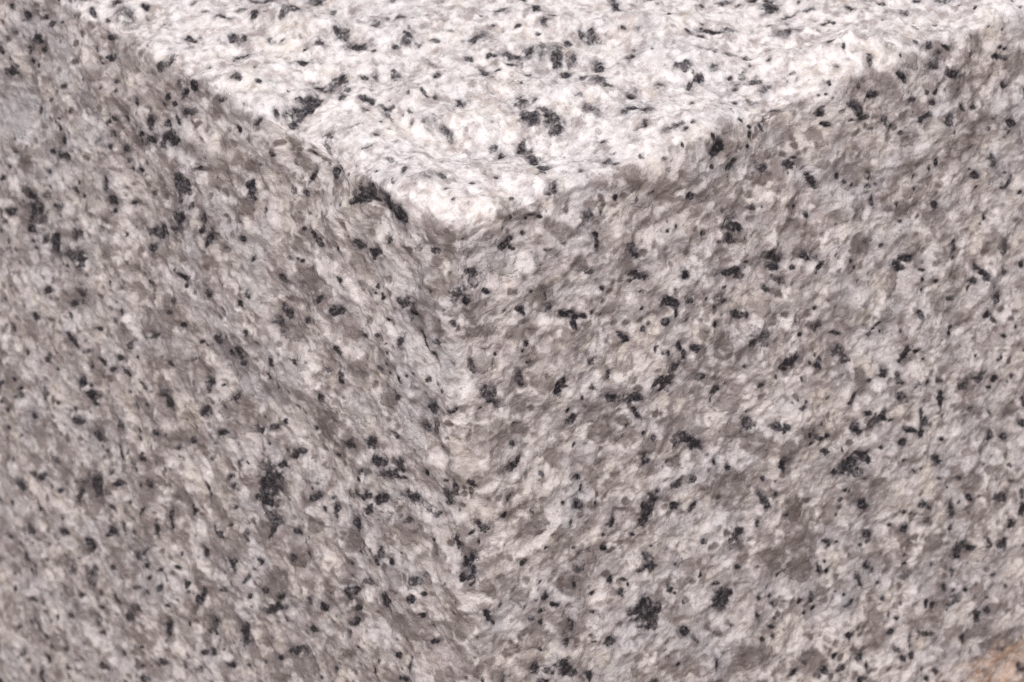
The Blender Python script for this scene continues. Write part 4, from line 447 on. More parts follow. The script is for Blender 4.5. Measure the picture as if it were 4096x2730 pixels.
FEATURES = [   # hollows and swellings of the split faces: face, u, v, half length, half width, angle, height
    ('T', 13.4, 9.2, 10.4, 5.4, 136, -1.3), ('T', 4.8, 20.3, 5.8, 3.2, 92, 0.6), ('T', 3.0, 28.6, 3.4, 2.1, -149, -0.8),
    ('L', 11.8, 2.5, 10.3, 4.5, -162, 0.6), ('L', 24.5, 4.0, 7.7, 4.3, -134, -0.6), ('T', 8.7, 18.1, 6.8, 1.5, -93, -0.4),
    ('L', 10.3, 2.3, 5.1, 2.2, -168, -0.4), ('R', 2.9, 4.5, 4.2, 2.8, -146, -0.6), ('R', 30.2, 0.8, 4.6, 2.3, -171, 0.4),
    ('R', 21.1, 1.8, 3.8, 1.4, 180, 0.5), ('T', 39.1, 0.8, 4.7, 2.6, -156, -0.3), ('T', 14.3, 45.8, 5.8, 2.3, 115, 1),
    ('T', 35.6, 26.4, 8.6, 2.6, 137, 0.8), ('T', 28.2, 23.8, 8.7, 2.4, 125, 0.6), ('T', 47.9, 4.9, 11.1, 2.8, 162, 0.8),
    ('T', 35.1, 9.0, 6.5, 2.7, 164, -0.6), ('L', 45.7, 0.2, 9.2, 1.5, -171, 0.5), ('L', 59.7, 56.2, 10.6, 3.2, 107, 0.6),
    ('L', 77.7, 48.0, 11.9, 4.6, 119, 0.5), ('L', 26.2, 26.6, 9.4, 4.8, 159, 0.5), ('L', 31.8, 33.0, 7.0, 5.2, 162, -0.5),
    ('L', 5.3, 31.2, 5.4, 2.8, 173, -0.3), ('L', 13.1, 36.3, 8.4, 3.7, -161, 0.4), ('R', 1.7, 24.8, 4.7, 2.2, -112, 0.4),
    ('L', 37.5, 20.4, 10.7, 5.6, 119, 0.4), ('L', 45.3, 12.7, 9.6, 4.6, 134, 0.3), ('L', 78.3, 16.0, 7.0, 3.8, -140, -0.7),
    ('R', 35.1, 22.2, 8.7, 1.5, 154, 0.4), ('R', 49.3, 37.9, 9.4, 2.5, 162, 0.4), ('R', 8.8, 35.7, 7.5, 1.8, 154, 0.4),
    ('R', 65.3, 28.3, 9.1, 1.7, 108, 0.5), ('R', 40.7, 9.2, 8.2, 1.4, -116, -0.5), ('R', 22.3, 12.3, 4.9, 1.4, 117, 0.4),
    ('R', 31.3, 37.2, 7.4, 4.0, -148, -0.4), ('R', 47.4, 26.1, 5.1, 1.6, 124, 0.4),
]

# ------------------------------------------------------------------ noise (numpy)
def _hash(ix, iy, iz, seed):
    h = (ix.astype(np.uint32) * np.uint32(374761393) + iy.astype(np.uint32) * np.uint32(668265263)
         + iz.astype(np.uint32) * np.uint32(2147483647) + np.uint32(seed * 974711 + 12345))
    h = (h ^ (h >> np.uint32(13))) * np.uint32(1274126177)
    h = (h ^ (h >> np.uint32(16))) * np.uint32(2246822519)
    return h ^ (h >> np.uint32(15))

_rg = np.random.default_rng(5)
GRAD = _rg.normal(size=(256, 3)).astype(np.float32)
GRAD /= np.linalg.norm(GRAD, axis=1, keepdims=True)
RAND = _rg.random((4096, 4)).astype(np.float32)

def perlin(p, seed=0):
    f0 = np.floor(p)
    i0 = f0.astype(np.int64)
    f = (p - f0).astype(np.float32)
    u = f * f * f * (f * (f * 6 - 15) + 10)
    out = np.zeros(len(p), np.float32)
    for dx in (0, 1):
        wx = u[:, 0] if dx else 1 - u[:, 0]
        for dy in (0, 1):
            wy = wx * (u[:, 1] if dy else 1 - u[:, 1])
            for dz in (0, 1):
                w = wy * (u[:, 2] if dz else 1 - u[:, 2])
                g = GRAD[_hash(i0[:, 0] + dx, i0[:, 1] + dy, i0[:, 2] + dz, seed) & np.uint32(255)]
                out += w * (g[:, 0] * (f[:, 0] - dx) + g[:, 1] * (f[:, 1] - dy) + g[:, 2] * (f[:, 2] - dz))
    return out * 1.5

def fbm(p, octaves, seed=0, gain=0.5):
    s, a = 0.0, 1.0
    for k in range(octaves):
        s = s + a * perlin(p * (2.03 ** k) + 17.3 * k, seed + k)
        a *= gain
    return s

def cells(p, seed=0):
    """nearest jittered cell: distance, offset from the cell point, four random numbers of the cell, gap to the next cell"""
    i0 = np.floor(p).astype(np.int64)
    best = np.full(len(p), 9.0, np.float32)
    second = np.full(len(p), 9.0, np.float32)
    off = np.zeros((len(p), 3), np.float32)
    rid = np.zeros(len(p), np.int64)
    for dx in (-1, 0, 1):
        for dy in (-1, 0, 1):
            for dz in (-1, 0, 1):
                c = i0 + np.array([dx, dy, dz])
                h = (_hash(c[:, 0], c[:, 1], c[:, 2], seed) & np.uint32(4095)).astype(np.int64)
                o = (p - c - RAND[h][:, :3]).astype(np.float32)
                d = (o * o).sum(1)
                near = d < best
                second = np.where(near, best, np.minimum(second, d))
                best = np.where(near, d, best)
                off[near] = o[near]
                rid[near] = h[near]
    return np.sqrt(best), off, rid, np.sqrt(second) - np.sqrt(best)

def scoops(p, seed=0, tilt=1.0):
    """shallow chips broken out next to each other: bowls that meet in sharp ridges"""
    i0 = np.floor(p).astype(np.int64)
    best = np.full(len(p), 9.0, np.float32)
    for dx in (-1, 0, 1):
        for dy in (-1, 0, 1):
            for dz in (-1, 0, 1):
                c = i0 + np.array([dx, dy, dz])
                h = (_hash(c[:, 0], c[:, 1], c[:, 2], seed) & np.uint32(4095)).astype(np.int64)
                rr = RAND[h]
                t = RAND[(h * 7 + 13) & 4095][:, :3] - 0.5
                o = (p - c - rr[:, :3]).astype(np.float32)
                v = 0.55 * rr[:, 3] + tilt * (o * t).sum(1) + 0.8 * (o * o).sum(1)
                np.minimum(best, v, out=best)
    return best - 0.35

def smooth(a, b, x):
    t = np.clip((x - a) / (b - a), 0, 1)
    return t * t * (3 - 2 * t)

# ------------------------------------------------------------------ the faces of the block as grids
# rest coordinates: x, y along the two front edges, z downwards from the top (z <= 0), all in millimetres
def axis(dense, total, step):
    n = int(dense / step)
    a = np.linspace(0, dense, n + 1)
    b = dense + (total - dense) * np.linspace(0, 1, int((total - dense) / 0.5) + 1)[1:]
    return np.concatenate([a, b])
AX, AY, AZD = axis(75.0, LEN_X, 0.148), axis(103.0, LEN_Y, 0.185), axis(104.0, HEIGHT, 0.142)   # closest where the faces are turned to the eye
FACES = {'T': (AX, AY), 'R': (AX, AZD), 'L': (AY, AZD)}
NORMAL = {'T': (0, 0, 1), 'R': (0, -1, 0), 'L': (-1, 0, 0)}

def rest_of(face, u, v):
    z = np.zeros_like(u)
    return np.stack({'T': (u, v, z), 'R': (u, z, -v), 'L': (z, u, -v)}[face], -1)

def wrap_ids():
    """vertex numbers for the three front faces with shared edges"""
    nx, ny, nz = len(AX), len(AY), len(AZD)
    T = np.arange(nx * ny).reshape(nx, ny)
    n = nx * ny
    Rm = np.zeros((nx, nz), np.int64)
    Rm[:, 0] = T[:, 0]
    Rm[:, 1:] = n + np.arange(nx * (nz - 1)).reshape(nx, nz - 1)
    n += nx * (nz - 1)
    Lm = np.zeros((ny, nz), np.int64)
    Lm[:, 0] = T[0, :]
    Lm[0, 1:] = Rm[0, 1:]
    Lm[1:, 1:] = n + np.arange((ny - 1) * (nz - 1)).reshape(ny - 1, nz - 1)
    n += (ny - 1) * (nz - 1)
    return {'T': T, 'R': Rm, 'L': Lm}, n
IDS, NV = wrap_ids()
rest = np.zeros((NV, 3))
for f_, (a_, b_) in FACES.items():
    U, V = np.meshgrid(a_, b_, indexing='ij')
    rest[IDS[f_].ravel()] = rest_of(f_, U.ravel(), V.ravel())

LO, HI = np.array([0, 0, -HEIGHT]), np.array([LEN_X, LEN_Y, 0])
def rounded(p):
    """the sharp box with its edges rounded off unevenly: position and outward normal"""
    r = 1.0 + 0.6 * perlin(p / 9.0, 71)[:, None] + 0.4 * perlin(p / 3.0, 72)[:, None]
    r = np.clip(r, 0.65, 2.4) + 1.5 * smooth(2.0, 9.0, -p[:, 2])[:, None] * (p[:, 0] < 20)[:, None] * (p[:, 1] < 20)[:, None]   # the upright edge is worn broader
    q = np.clip(p, LO + r, HI - r)
    d = p - q
    n = d / np.maximum(np.linalg.norm(d, axis=1, keepdims=True), 1e-9)
    qs = np.clip(p, LO + 1.9, HI - 1.9)                      # a gentler normal to move along, so that chips at an edge do not fold
    ns = (p - qs) / np.maximum(np.linalg.norm(p - qs, axis=1, keepdims=True), 1e-9)
    return q + r * n, ns

# grain plane of the stone: streaks run down towards the near edge on both sides
_n = np.array([-0.62, -0.60, 0.62]); _n /= np.linalg.norm(_n)
_a = np.cross(_n, [0, 0, 1.0]); _a /= np.linalg.norm(_a)
_b = np.cross(_n, _a)
RIFT = np.stack([_a, _b, _n], 1)
def rift(p, along, across):
    q = p @ RIFT
    return q / np.array([along, along * 0.75, across])

# the grains are drawn out a little along one line through the stone
LINE = np.array([0.54, 0.74, -0.40]); LINE /= np.linalg.norm(LINE)
DRAWN = 0.60
def fabric(p):
    return p - (1 - DRAWN) * (p @ LINE)[:, None] * LINE

def feature_height(p):
    h = np.zeros(len(p), np.float32)
    for face, u, v, a, b, ang, amp in FEATURES:
        c = rest_of(face, np.array(u), np.array(v))
        e = rest_of(face, np.array([1.0, 0.0]), np.array([0.0, 1.0])) - rest_of(face, np.array([0.0]), np.array([0.0]))
        ca, sa = math.cos(math.radians(ang)), math.sin(math.radians(ang))
        m1, m2, m3 = ca * e[0] + sa * e[1], -sa * e[0] + ca * e[1], np.array(NORMAL[face], float)
        d = p - c
        k = (d @ m1 / a) ** 2 + (d @ m2 / b) ** 2 + (d @ m3 / max(a, b)) ** 2
        h += 1.25 * amp * np.exp(-k * 1.2)
    return h

def relief(p, fine=True):
    """height of the split surface over the plain block, and the grains it broke along"""
    w = np.stack([perlin(p / 3.1, 31), perlin(p / 3.1, 32), perlin(p / 3.1, 33)], 1)
    w2 = np.stack([perlin(p / 0.8, 34), perlin(p / 0.8, 35), perlin(p / 0.8, 36)], 1)
    pw = p + 0.9 * w + 0.25 * w2
    top = smooth(-1.5, 0.0, p[:, 2])
    h = 0.75 * fbm(p / 15.0, 2, 1) + feature_height(p) + 0.35 * top * fbm(p / 7.0, 2, 3)
    h = h + 0.30 * fbm(rift(pw, 9.0, 4.5), 2, 5)
    pj = fabric(p) + 0.4 * w + 0.06 * w2
    h = h + (0.45 + 0.15 * top) * scoops(pj / 4.6, 41, 0.9)
    h = h + (0.52 - 0.06 * top) * scoops(pj / 1.9 + 3.7, 43, 1.1)
    h = h + 0.33 * scoops(pj / 0.95 + 1.3, 45, 1.2)
    h = h + 0.10 * fbm(fabric(p) / 0.65, 3, 21, 0.65)
    near = np.sort(np.abs(p), axis=1)[:, 1]                  # distance to the nearest front edge
    h = h - smooth(3.2, 0.2, near) * 1.2 * np.clip(-0.02 - scoops(pj / 3.6 + 7.7, 47, 0.5), 0, 0.5)
    return h, dict(pw=pw)

# ------------------------------------------------------------------ materials
def nodes_of(name):
    mat = bpy.data.materials.new(name)
    mat.use_nodes = True
    nt = mat.node_tree
    nt.nodes.clear()
    return mat, nt

class Graph:
    def __init__(self, nt):
        self.nt = nt
    def new(self, kind, **kw):
        n = self.nt.nodes.new(kind)
        for k, v in kw.items():
            setattr(n, k, v)
        return n
    def put(self, sock, v):
        if hasattr(v, 'is_output') or isinstance(v, bpy.types.NodeSocket):
            self.nt.links.new(v, sock)
        else:
            sock.default_value = v
    def attr(self, name):
        return self.new('ShaderNodeAttribute', attribute_name=name)
    def math(self, op, a, b=0.0, clamp=False):
        n = self.new('ShaderNodeMath', operation=op, use_clamp=clamp)
        self.put(n.inputs[0], a)
        self.put(n.inputs[1], b)
        return n.outputs[0]
    def mix(self, f, a, b, mode='MIX'):
        n = self.new('ShaderNodeMix', data_type='RGBA', blend_type=mode)
        self.put(n.inputs[0], f)
        self.put(n.inputs[6], a if not isinstance(a, tuple) else (*a, 1))
        self.put(n.inputs[7], b if not isinstance(b, tuple) else (*b, 1))
        return n.outputs[2]
    def noise(self, vec, scale, detail=3.0, rough=0.55, dist=0.0):
        n = self.new('ShaderNodeTexNoise')
        self.put(n.inputs['Vector'], vec)
        n.inputs['Scale'].default_value = scale
        n.inputs['Detail'].default_value = detail
        n.inputs['Roughness'].default_value = rough
        n.inputs['Distortion'].default_value = dist
        return n.outputs['Fac']
    def ramp(self, x, lo, hi, a=0.0, b=1.0):
        n = self.new('ShaderNodeMapRange', interpolation_type='SMOOTHSTEP')
        self.put(n.inputs[0], x)
        for i, v in enumerate((lo, hi, a, b)):
            n.inputs[i + 1].default_value = v
        return n.outputs[0]

def granite():
    mat, nt = nodes_of('granite')
    g = Graph(nt)
    R0 = g.attr('rest').outputs['Vector']           # millimetres on the block
    dot = g.new('ShaderNodeVectorMath', operation='DOT_PRODUCT')
    g.put(dot.inputs[0], R0)
    dot.inputs[1].default_value = LINE
    along = g.new('ShaderNodeVectorMath', operation='SCALE')
    along.inputs[0].default_value = LINE
    g.put(along.inputs['Scale'], g.math('MULTIPLY', dot.outputs['Value'], 1 - DRAWN))
    less_ = g.new('ShaderNodeVectorMath', operation='SUBTRACT')
    g.put(less_.inputs[0], R0)
    g.put(less_.inputs[1], along.outputs[0])
    P = Q = less_.outputs[0]
    tone, quartz, mica = g.attr('tone').outputs['Fac'], g.attr('quartz').outputs['Fac'], g.attr('mica').outputs['Fac']
    smoke, lit_top = g.attr('smoke').outputs['Fac'], g.attr('lit_top').outputs['Fac']
    grey, beige, rust = g.attr('grey').outputs['Fac'], g.attr('beige').outputs['Fac'], g.attr('rust').outputs['Fac']
    # feldspar: white to pinkish grey, crushed along streaks
    patch = g.ramp(g.noise(P, 0.20, 3, 0.5), 0.38, 0.62)
    streak = g.noise(Q, 0.45, 5, 0.58)
    c = g.mix(g.ramp(streak, 0.40, 0.60), FELD_DARK, FELD_LIGHT)
    c = g.mix(g.math('MULTIPLY', g.ramp(g.noise(P, 0.11, 2), 0.45, 0.65), 0.50), c, FELD_COOL)
    c = g.mix(g.math('MULTIPLY', g.ramp(g.noise(P, 0.30, 2), 0.50, 0.68), 0.45), c, FELD_WARM)
    c = g.mix(g.ramp(tone, 0.30, 0.80, 0.0, 0.55), c, FELD_PALE)
    c = g.mix(g.math('MULTIPLY', grey, 0.85), c, GREY)
    c = g.mix(g.math('MULTIPLY', beige, 0.80), c, BEIGE)
    # stone powder: fine pale speckle
    c = g.mix(g.ramp(g.noise(P, 2.3, 4, 0.7), 0.52, 0.68, 0.0, 0.50), c, FELD_PALE)
    # brown-grey mottling between the grains, thicker in some patches than in others
    mot = g.math('ADD', g.noise(P, 0.62, 5, 0.60), g.math('MULTIPLY', g.math('SUBTRACT', patch, 0.5), 0.17))
    c = g.mix(g.math('MULTIPLY', g.ramp(mot, 0.52, 0.66, 0.0, 0.82), g.math('MULTIPLY', g.math('SUBTRACT', 1.0, g.math('MULTIPLY', lit_top, 0.55)), g.math('SUBTRACT', 1.0, g.math('MULTIPLY', grey, 0.7)))), c, MOTTLE)
    # smoky quartz, shining through unevenly
    qn = g.noise(P, 1.3, 4, 0.62)
    qf = g.math('MULTIPLY', quartz, g.ramp(qn, 0.28, 0.54, 0.60, 1.15), True)
    qc = g.mix(g.ramp(g.noise(P, 0.5, 2), 0.4, 0.6), QUARTZ_A, QUARTZ_B)
    c = g.mix(qf, c, qc)
    c = g.mix(g.math('MULTIPLY', rust, g.ramp(g.noise(P, 0.35, 5, .6), 0.30, 0.60, 0.1, 0.9)), c, RUST)
    c = g.mix(g.ramp(g.noise(P, 1.9, 4, 0.7), 0.58, 0.70, 0.0, 0.65), c, (0.13, 0.10, 0.10))
    # whiter where the stone faces up: light from above put into the colour
    c = g.mix(g.math('MULTIPLY', lit_top, g.ramp(g.noise(P, 0.9, 5, 0.65), 0.40, 0.62, 0.05, 0.62)), c, (0.80, 0.765, 0.765))
    # black mica: dark shining through the feldspar around it, then the ragged flakes themselves
    mn = g.math('ADD', g.math('MULTIPLY', g.math('SUBTRACT', g.noise(P, 1.1, 4, 0.65), 0.5), 2.0),
                g.math('MULTIPLY', g.math('SUBTRACT', g.noise(P, 3.0, 3, 0.6), 0.5), 1.3))
    sf = g.math('MULTIPLY', smoke, g.ramp(g.noise(P, 1.0, 4, 0.65), 0.36, 0.62, 0.15, 1.0))
    c = g.mix(g.math('MULTIPLY', sf, 0.80), c, (0.100, 0.085, 0.097))
    mf = g.ramp(g.math('ADD', mica, g.math('MULTIPLY', mn, g.ramp(mica, 0.0, 0.30))), 0.08, 0.95)
    mc = g.mix(g.ramp(g.noise(P, 2.2, 3), 0.49, 0.70), (0.010, 0.008, 0.011), (0.13, 0.113, 0.126))
    c = g.mix(g.math('MULTIPLY', mf, 0.97), c, mc)
    bs = g.new('ShaderNodeBsdfPrincipled')
    g.put(bs.inputs['Base Color'], c)
    r = g.math('SUBTRACT', 0.78, g.math('MULTIPLY', g.math('MAXIMUM', g.math('MULTIPLY', quartz, 0.6), grey), 0.22))
    r = g.math('SUBTRACT', r, g.math('MULTIPLY', mf, 0.12))
    r = g.math('SUBTRACT', r, g.ramp(g.noise(P, 1.9, 1), 0.64, 0.74, 0.0, 0.42))
    g.put(bs.inputs['Roughness'], r)
    g.put(bs.inputs['Specular IOR Level'], g.math('SUBTRACT', 0.40, g.math('MULTIPLY', mf, 0.22)))
    bs.inputs['IOR'].default_value = 1.5
    bs.inputs['Subsurface Weight'].default_value = SSS
    bs.inputs['Subsurface Radius'].default_value = (1.0, 0.9, 0.85)
    bs.inputs['Subsurface Scale'].default_value = 0.00035
    b1 = g.new('ShaderNodeBump')
    b1.inputs['Strength'].default_value = 0.85
    b1.inputs['Distance'].default_value = 0.00015
    g.put(b1.inputs['Height'], g.noise(P, 3.2, 3, 0.6))
    # a few cleavage faces turned their own way glint
    vor = g.new('ShaderNodeTexVoronoi')
    g.put(vor.inputs['Vector'], P)
    vor.inputs['Scale'].default_value = 2.2
    sep = g.new('ShaderNodeSeparateColor')
    g.put(sep.inputs[0], vor.outputs['Color'])
    glint = g.math('GREATER_THAN', sep.outputs[0], 0.93)
    off = g.new('ShaderNodeVectorMath', operation='SUBTRACT')
    g.put(off.inputs[0], vor.outputs['Color'])
    off.inputs[1].default_value = (0.5, 0.5, 0.5)
    amt = g.new('ShaderNodeVectorMath', operation='SCALE')
    g.put(amt.inputs[0], off.outputs[0])
    g.put(amt.inputs['Scale'], g.math('MULTIPLY', glint, 0.6))
    geo = g.new('ShaderNodeNewGeometry')
    add = g.new('ShaderNodeVectorMath', operation='ADD')
    g.put(add.inputs[0], geo.outputs['Normal'])
    g.put(add.inputs[1], amt.outputs[0])
    unit = g.new('ShaderNodeVectorMath', operation='NORMALIZE')
    g.put(unit.inputs[0], add.outputs[0])
    g.put(b1.inputs['Normal'], unit.outputs[0])
    g.put(bs.inputs['Roughness'], g.math('SUBTRACT', r, g.math('MULTIPLY', glint, 0.42)))
    g.put(bs.inputs['Normal'], b1.outputs[0])
    out = g.new('ShaderNodeOutputMaterial')
    nt.links.new(bs.outputs[0], out.inputs[0])
    return mat

FELD_LIGHT, FELD_DARK = (0.63, 0.572, 0.56), (0.34, 0.288, 0.285)
FELD_COOL, FELD_WARM, FELD_PALE = (0.45, 0.428, 0.455), (0.61, 0.53, 0.46), (0.70, 0.648, 0.632)
GREY, BEIGE = (0.36, 0.343, 0.345), (0.50, 0.425, 0.345)
QUARTZ_A, QUARTZ_B, RUST = (0.127, 0.100, 0.094), (0.195, 0.160, 0.152), (0.60, 0.35, 0.20)
MOTTLE = (0.215, 0.173, 0.163)
SSS = 0.25
GRANITE = granite()

# ------------------------------------------------------------------ the block
def mesh_from(name, verts, quads, attrs, parent=None):
    me = bpy.data.meshes.new(name)
    me.vertices.add(len(verts))
    me.vertices.foreach_set('co', np.ascontiguousarray(verts, np.float32).ravel())
    me.loops.add(4 * len(quads))
    me.polygons.add(len(quads))
    me.loops.foreach_set('vertex_index', np.ascontiguousarray(quads, np.int32).ravel())
    me.polygons.foreach_set('loop_start', np.arange(0, 4 * len(quads), 4, dtype=np.int32))
    me.update(calc_edges=True)
    me.polygons.foreach_set('use_smooth', np.ones(len(quads), bool))
    for k, v in attrs.items():
        if v.ndim == 2:
            me.attributes.new(k, 'FLOAT_VECTOR', 'POINT').data.foreach_set('vector', np.ascontiguousarray(v, np.float32).ravel())
        else:
            me.attributes.new(k, 'FLOAT', 'POINT').data.foreach_set('value', np.ascontiguousarray(v, np.float32))
    me.materials.append(GRANITE)
    o = bpy.data.objects.new(name, me)
    col.objects.link(o)
    o.parent = parent
    return o

def to_world(p):
    return (p + np.array([0, 0, HEIGHT])) * MM

base, nrm = rounded(rest)
height, info = relief(rest)

# spots: every crystal in reach of the grid vertices around it
FAB = fabric(rest)
WOBBLE = 0.55 * fbm(FAB / 0.75, 3, 51, 0.6) + 0.30 * fbm(FAB / 2.2, 2, 55)
attrs = {k: np.zeros(NV, np.float32) for k in ('mica', 'smoke', 'quartz', 'grey', 'beige', 'rust')}
owner = np.full(NV, -1, np.int64)
owner_d = np.full(NV, 9.0, np.float32)
KEY = {'m': 'mica', 'q': 'quartz', 'g': 'grey', 'b': 'beige', 'o': 'rust'}
LISTED = len(SPOTS)                                # beyond the listed places the stone goes on in the same way
_known = {f_: np.array([[t[2], t[3]] for t in SPOTS if t[1] == f_] or [[-99, -99]]) for f_ in 'TRL'}
for f_, (A_, B_) in FACES.items():
    for u_, v_ in _rg.random((int(A_[-1] * B_[-1] / 7), 2)) * [A_[-1], B_[-1]]:
        if np.abs(_known[f_] - [u_, v_]).max(1).min() > 3.2:
            b_ = 0.25 + 0.35 * _rg.random() ** 2
            SPOTS.append(('m' if _rg.random() < 0.8 else 'q', f_, u_, v_, b_ * (1 + 1.2 * _rg.random()), b_, 180 * _rg.random(), 1.0))
order = sorted(range(len(SPOTS)), key=lambda i: 'mqgbo'.index(SPOTS[i][0]))
for i in order:
    kind, face, u, v, a, b, ang, s = SPOTS[i]
    s = s * (0.80 + 0.25 * RAND[i * 3 % 4096, 2])
    if kind == 'm':
        a, b = a * 1.06 + 0.03, b * 1.06 + 0.03
    else:
        a, b = a * 1.12, b * 1.12
    c = rest_of(face, np.array(u), np.array(v))
    e = rest_of(face, np.array([1.0, 0.0]), np.array([0.0, 1.0])) - rest_of(face, np.array([0.0]), np.array([0.0]))
    ca, sa = math.cos(math.radians(ang)), math.sin(math.radians(ang))
    m1, m2, m3 = ca * e[0] + sa * e[1], -sa * e[0] + ca * e[1], np.array(NORMAL[face], float)
    reach = 2.4 * a
    ids = []
    for f_, (A_, B_) in FACES.items():
        axes = {'T': (0, 1, 2), 'R': (0, 2, 1), 'L': (1, 2, 0)}[f_]
        if abs(c[axes[2]]) > reach:
            continue
        cu, cv = c[axes[0]], abs(c[axes[1]])
        i0, i1 = np.searchsorted(A_, [cu - reach, cu + reach])
        j0, j1 = np.searchsorted(B_, [cv - reach, cv + reach])
        ids.append(IDS[f_][i0:i1, j0:j1].ravel())
    if not ids:
        continue
    ids = np.unique(np.concatenate(ids))
    d = rest[ids] - c
    k = np.sqrt((d @ m1 / a) ** 2 + (d @ m2 / b) ** 2 + (d @ m3 / (1.3 * b)) ** 2)
    small = min(1.0, b / 0.5)
    k = k + WOBBLE[ids] * (1.05 if kind == 'm' else 0.8) * (0.45 + 0.55 * small)
    val = s * (1 - (smooth(0.45, 1.40, k) if kind == 'm' else smooth(0.55, 1.40, k)))
    if kind == 'm':
        attrs['smoke'][ids] = np.maximum(attrs['smoke'][ids], 1.0 * s * (1 - smooth(0.7, 2.3, k)))
    arr = attrs[KEY[kind]]
    arr[ids] = np.maximum(arr[ids], val)
    if kind in 'mqg':
        kk = k + (0 if kind == 'm' else 4.0)       # mica keeps its ground against the paler grains
        own = (k < 1.0) & (kk < owner_d[ids])
        owner[ids[own]] = i
        owner_d[ids[own]] = kk[own]

# loose little grains between the listed ones
warp = FAB + 0.25 * np.stack([fbm(FAB / 1.1, 2, 66), fbm(FAB / 1.1, 2, 67), fbm(FAB / 1.1, 2, 68)], 1)
dots_d, dots_o, dots_r, dots_g = cells(warp / 0.95 + 9.1, 61)
lump_d, lump_o, lump_r, lump_g = cells(warp / 2.7 + 4.4, 62)
dots = smooth(0.56, 0.28, dots_d + 0.20 * WOBBLE) * (RAND[dots_r][:, 3] < 0.34)
clump = smooth(-0.1, 0.4, fbm(rest / 4.5, 2, 65))
lit_top = smooth(0.45, 0.85, nrm[:, 2] + 0.10 * WOBBLE)  # mask of upward faces, painted brighter to set the lit top apart
g1, edge1 = RAND[lump_r][:, 1], smooth(0.0, 0.22, lump_g + 0.12 * WOBBLE)
less = (1 - 0.50 * lit_top) * (1 - 0.85 * attrs['grey'])
attrs['quartz'] = np.maximum(attrs['quartz'] * (1 - 0.4 * lit_top), dots * (0.45 + 0.55 * clump) * less)
attrs['quartz'] = np.maximum(attrs['quartz'], 0.75 * (g1 < 0.24) * edge1 * (0.4 + 0.6 * clump) * less)
specks = smooth(0.38, 0.16, dots_d + 0.18 * WOBBLE) * (RAND[dots_r][:, 3] > 0.84) * np.where(RAND[dots_r][:, 0] > 0.6, 1.0, 0.55)
attrs['mica'] = np.maximum(attrs['mica'], 0.9 * specks)
blur = smooth(0.75, 0.15, dots_d) * (RAND[dots_r][:, 3] > 0.80)
attrs['smoke'] = np.maximum(attrs['smoke'], 0.5 * blur)
attrs['grey'] = np.maximum(attrs['grey'], 0.55 * ((g1 > 0.35) & (g1 < 0.5)) * edge1)
attrs['beige'] = np.maximum(attrs['beige'], 0.35 * ((g1 > 0.55) & (g1 < 0.63)) * edge1)
fade2 = smooth(0.0, 0.16, dots_g)
attrs['tone'] = np.clip(0.5 * (0.5 + (RAND[dots_r][:, 1] - 0.5) * fade2) + 0.5 * (0.5 + (RAND[lump_r][:, 0] - 0.5) * edge1), 0, 1) * (1 - attrs['quartz'])
attrs['lit_top'] = lit_top
attrs['mica'] *= 1 - 0.15 * lit_top

# grains that broke out smooth, mica cleaved a little deeper
height = height - 0.10 * attrs['mica'] - 0.05 * attrs['quartz']
pos = base + nrm * height[:, None]
attrs['rest'] = base + nrm * (0.35 * height)[:, None]                                # texture space: the broken surface itself

def quad_grid(I):
    return np.stack([I[:-1, :-1], I[1:, :-1], I[1:, 1:], I[:-1, 1:]], -1).reshape(-1, 4)
QT, QR, QL = quad_grid(IDS['T']), quad_grid(IDS['R'])[:, ::-1], quad_grid(IDS['L'])
front = np.concatenate([QT, QR[:, ::-1][:, ::-1], QL])
# outward winding
def fix(q, n):
    a, b, c = rest[q[0, 0]], rest[q[0, 1]], rest[q[0, 3]]
    return q if np.dot(np.cross(b - a, c - a), n) > 0 else q[:, ::-1]
front = np.concatenate([fix(QT, NORMAL['T']), fix(QR, NORMAL['R']), fix(QL, NORMAL['L'])])

# the two far sides and the underside, coarser: their rims reuse the positions of the front grids
def thin(a, k=6):
    return np.unique(np.concatenate([np.arange(0, len(a), k), [len(a) - 1]]))
tx, ty, tz = thin(AX), thin(AY), thin(AZD)
back_rest, back_quads, nb = [], [], 0
for ax_u, ax_v, fixed, normal in (('x', 'z', ('y', LEN_Y), (0, 1, 0)), ('y', 'z', ('x', LEN_X), (1, 0, 0)), ('x', 'y', ('z', -HEIGHT), (0, 0, -1))):
    vals = {'x': AX[tx], 'y': AY[ty], 'z': -AZD[tz]}
    U, V = np.meshgrid(vals[ax_u], vals[ax_v], indexing='ij')
    p = np.zeros((U.size, 3))
    p[:, 'xyz'.index(ax_u)], p[:, 'xyz'.index(ax_v)], p[:, 'xyz'.index(fixed[0])] = U.ravel(), V.ravel(), fixed[1]
    q = quad_grid(np.arange(U.size).reshape(U.shape))
    a_, b_, c_ = p[q[0, 0]], p[q[0, 1]], p[q[0, 3]]
    if np.dot(np.cross(b_ - a_, c_ - a_), normal) < 0:
        q = q[:, ::-1]
    back_rest.append(p)
    back_quads.append(q + nb)
    nb += len(p)
back_rest = np.concatenate(back_rest)
bb, bn = rounded(back_rest)
bh, binfo = relief(back_rest)
flat = 1 - smooth(3.0, 0.0, back_rest[:, 2] + HEIGHT) * (bn[:, 2] < -0.5)
back_pos = bb + bn * (bh * flat)[:, None]
full_pos = np.concatenate([pos, back_pos])
full_pos[:, 2] = np.maximum(full_pos[:, 2], -HEIGHT)
full_quads = np.concatenate([front, np.concatenate(back_quads) + NV])
full_attrs = {}
bd_d, bd_o, bd_r, bd_g = cells(back_rest / 1.6 + 9.1, 61)
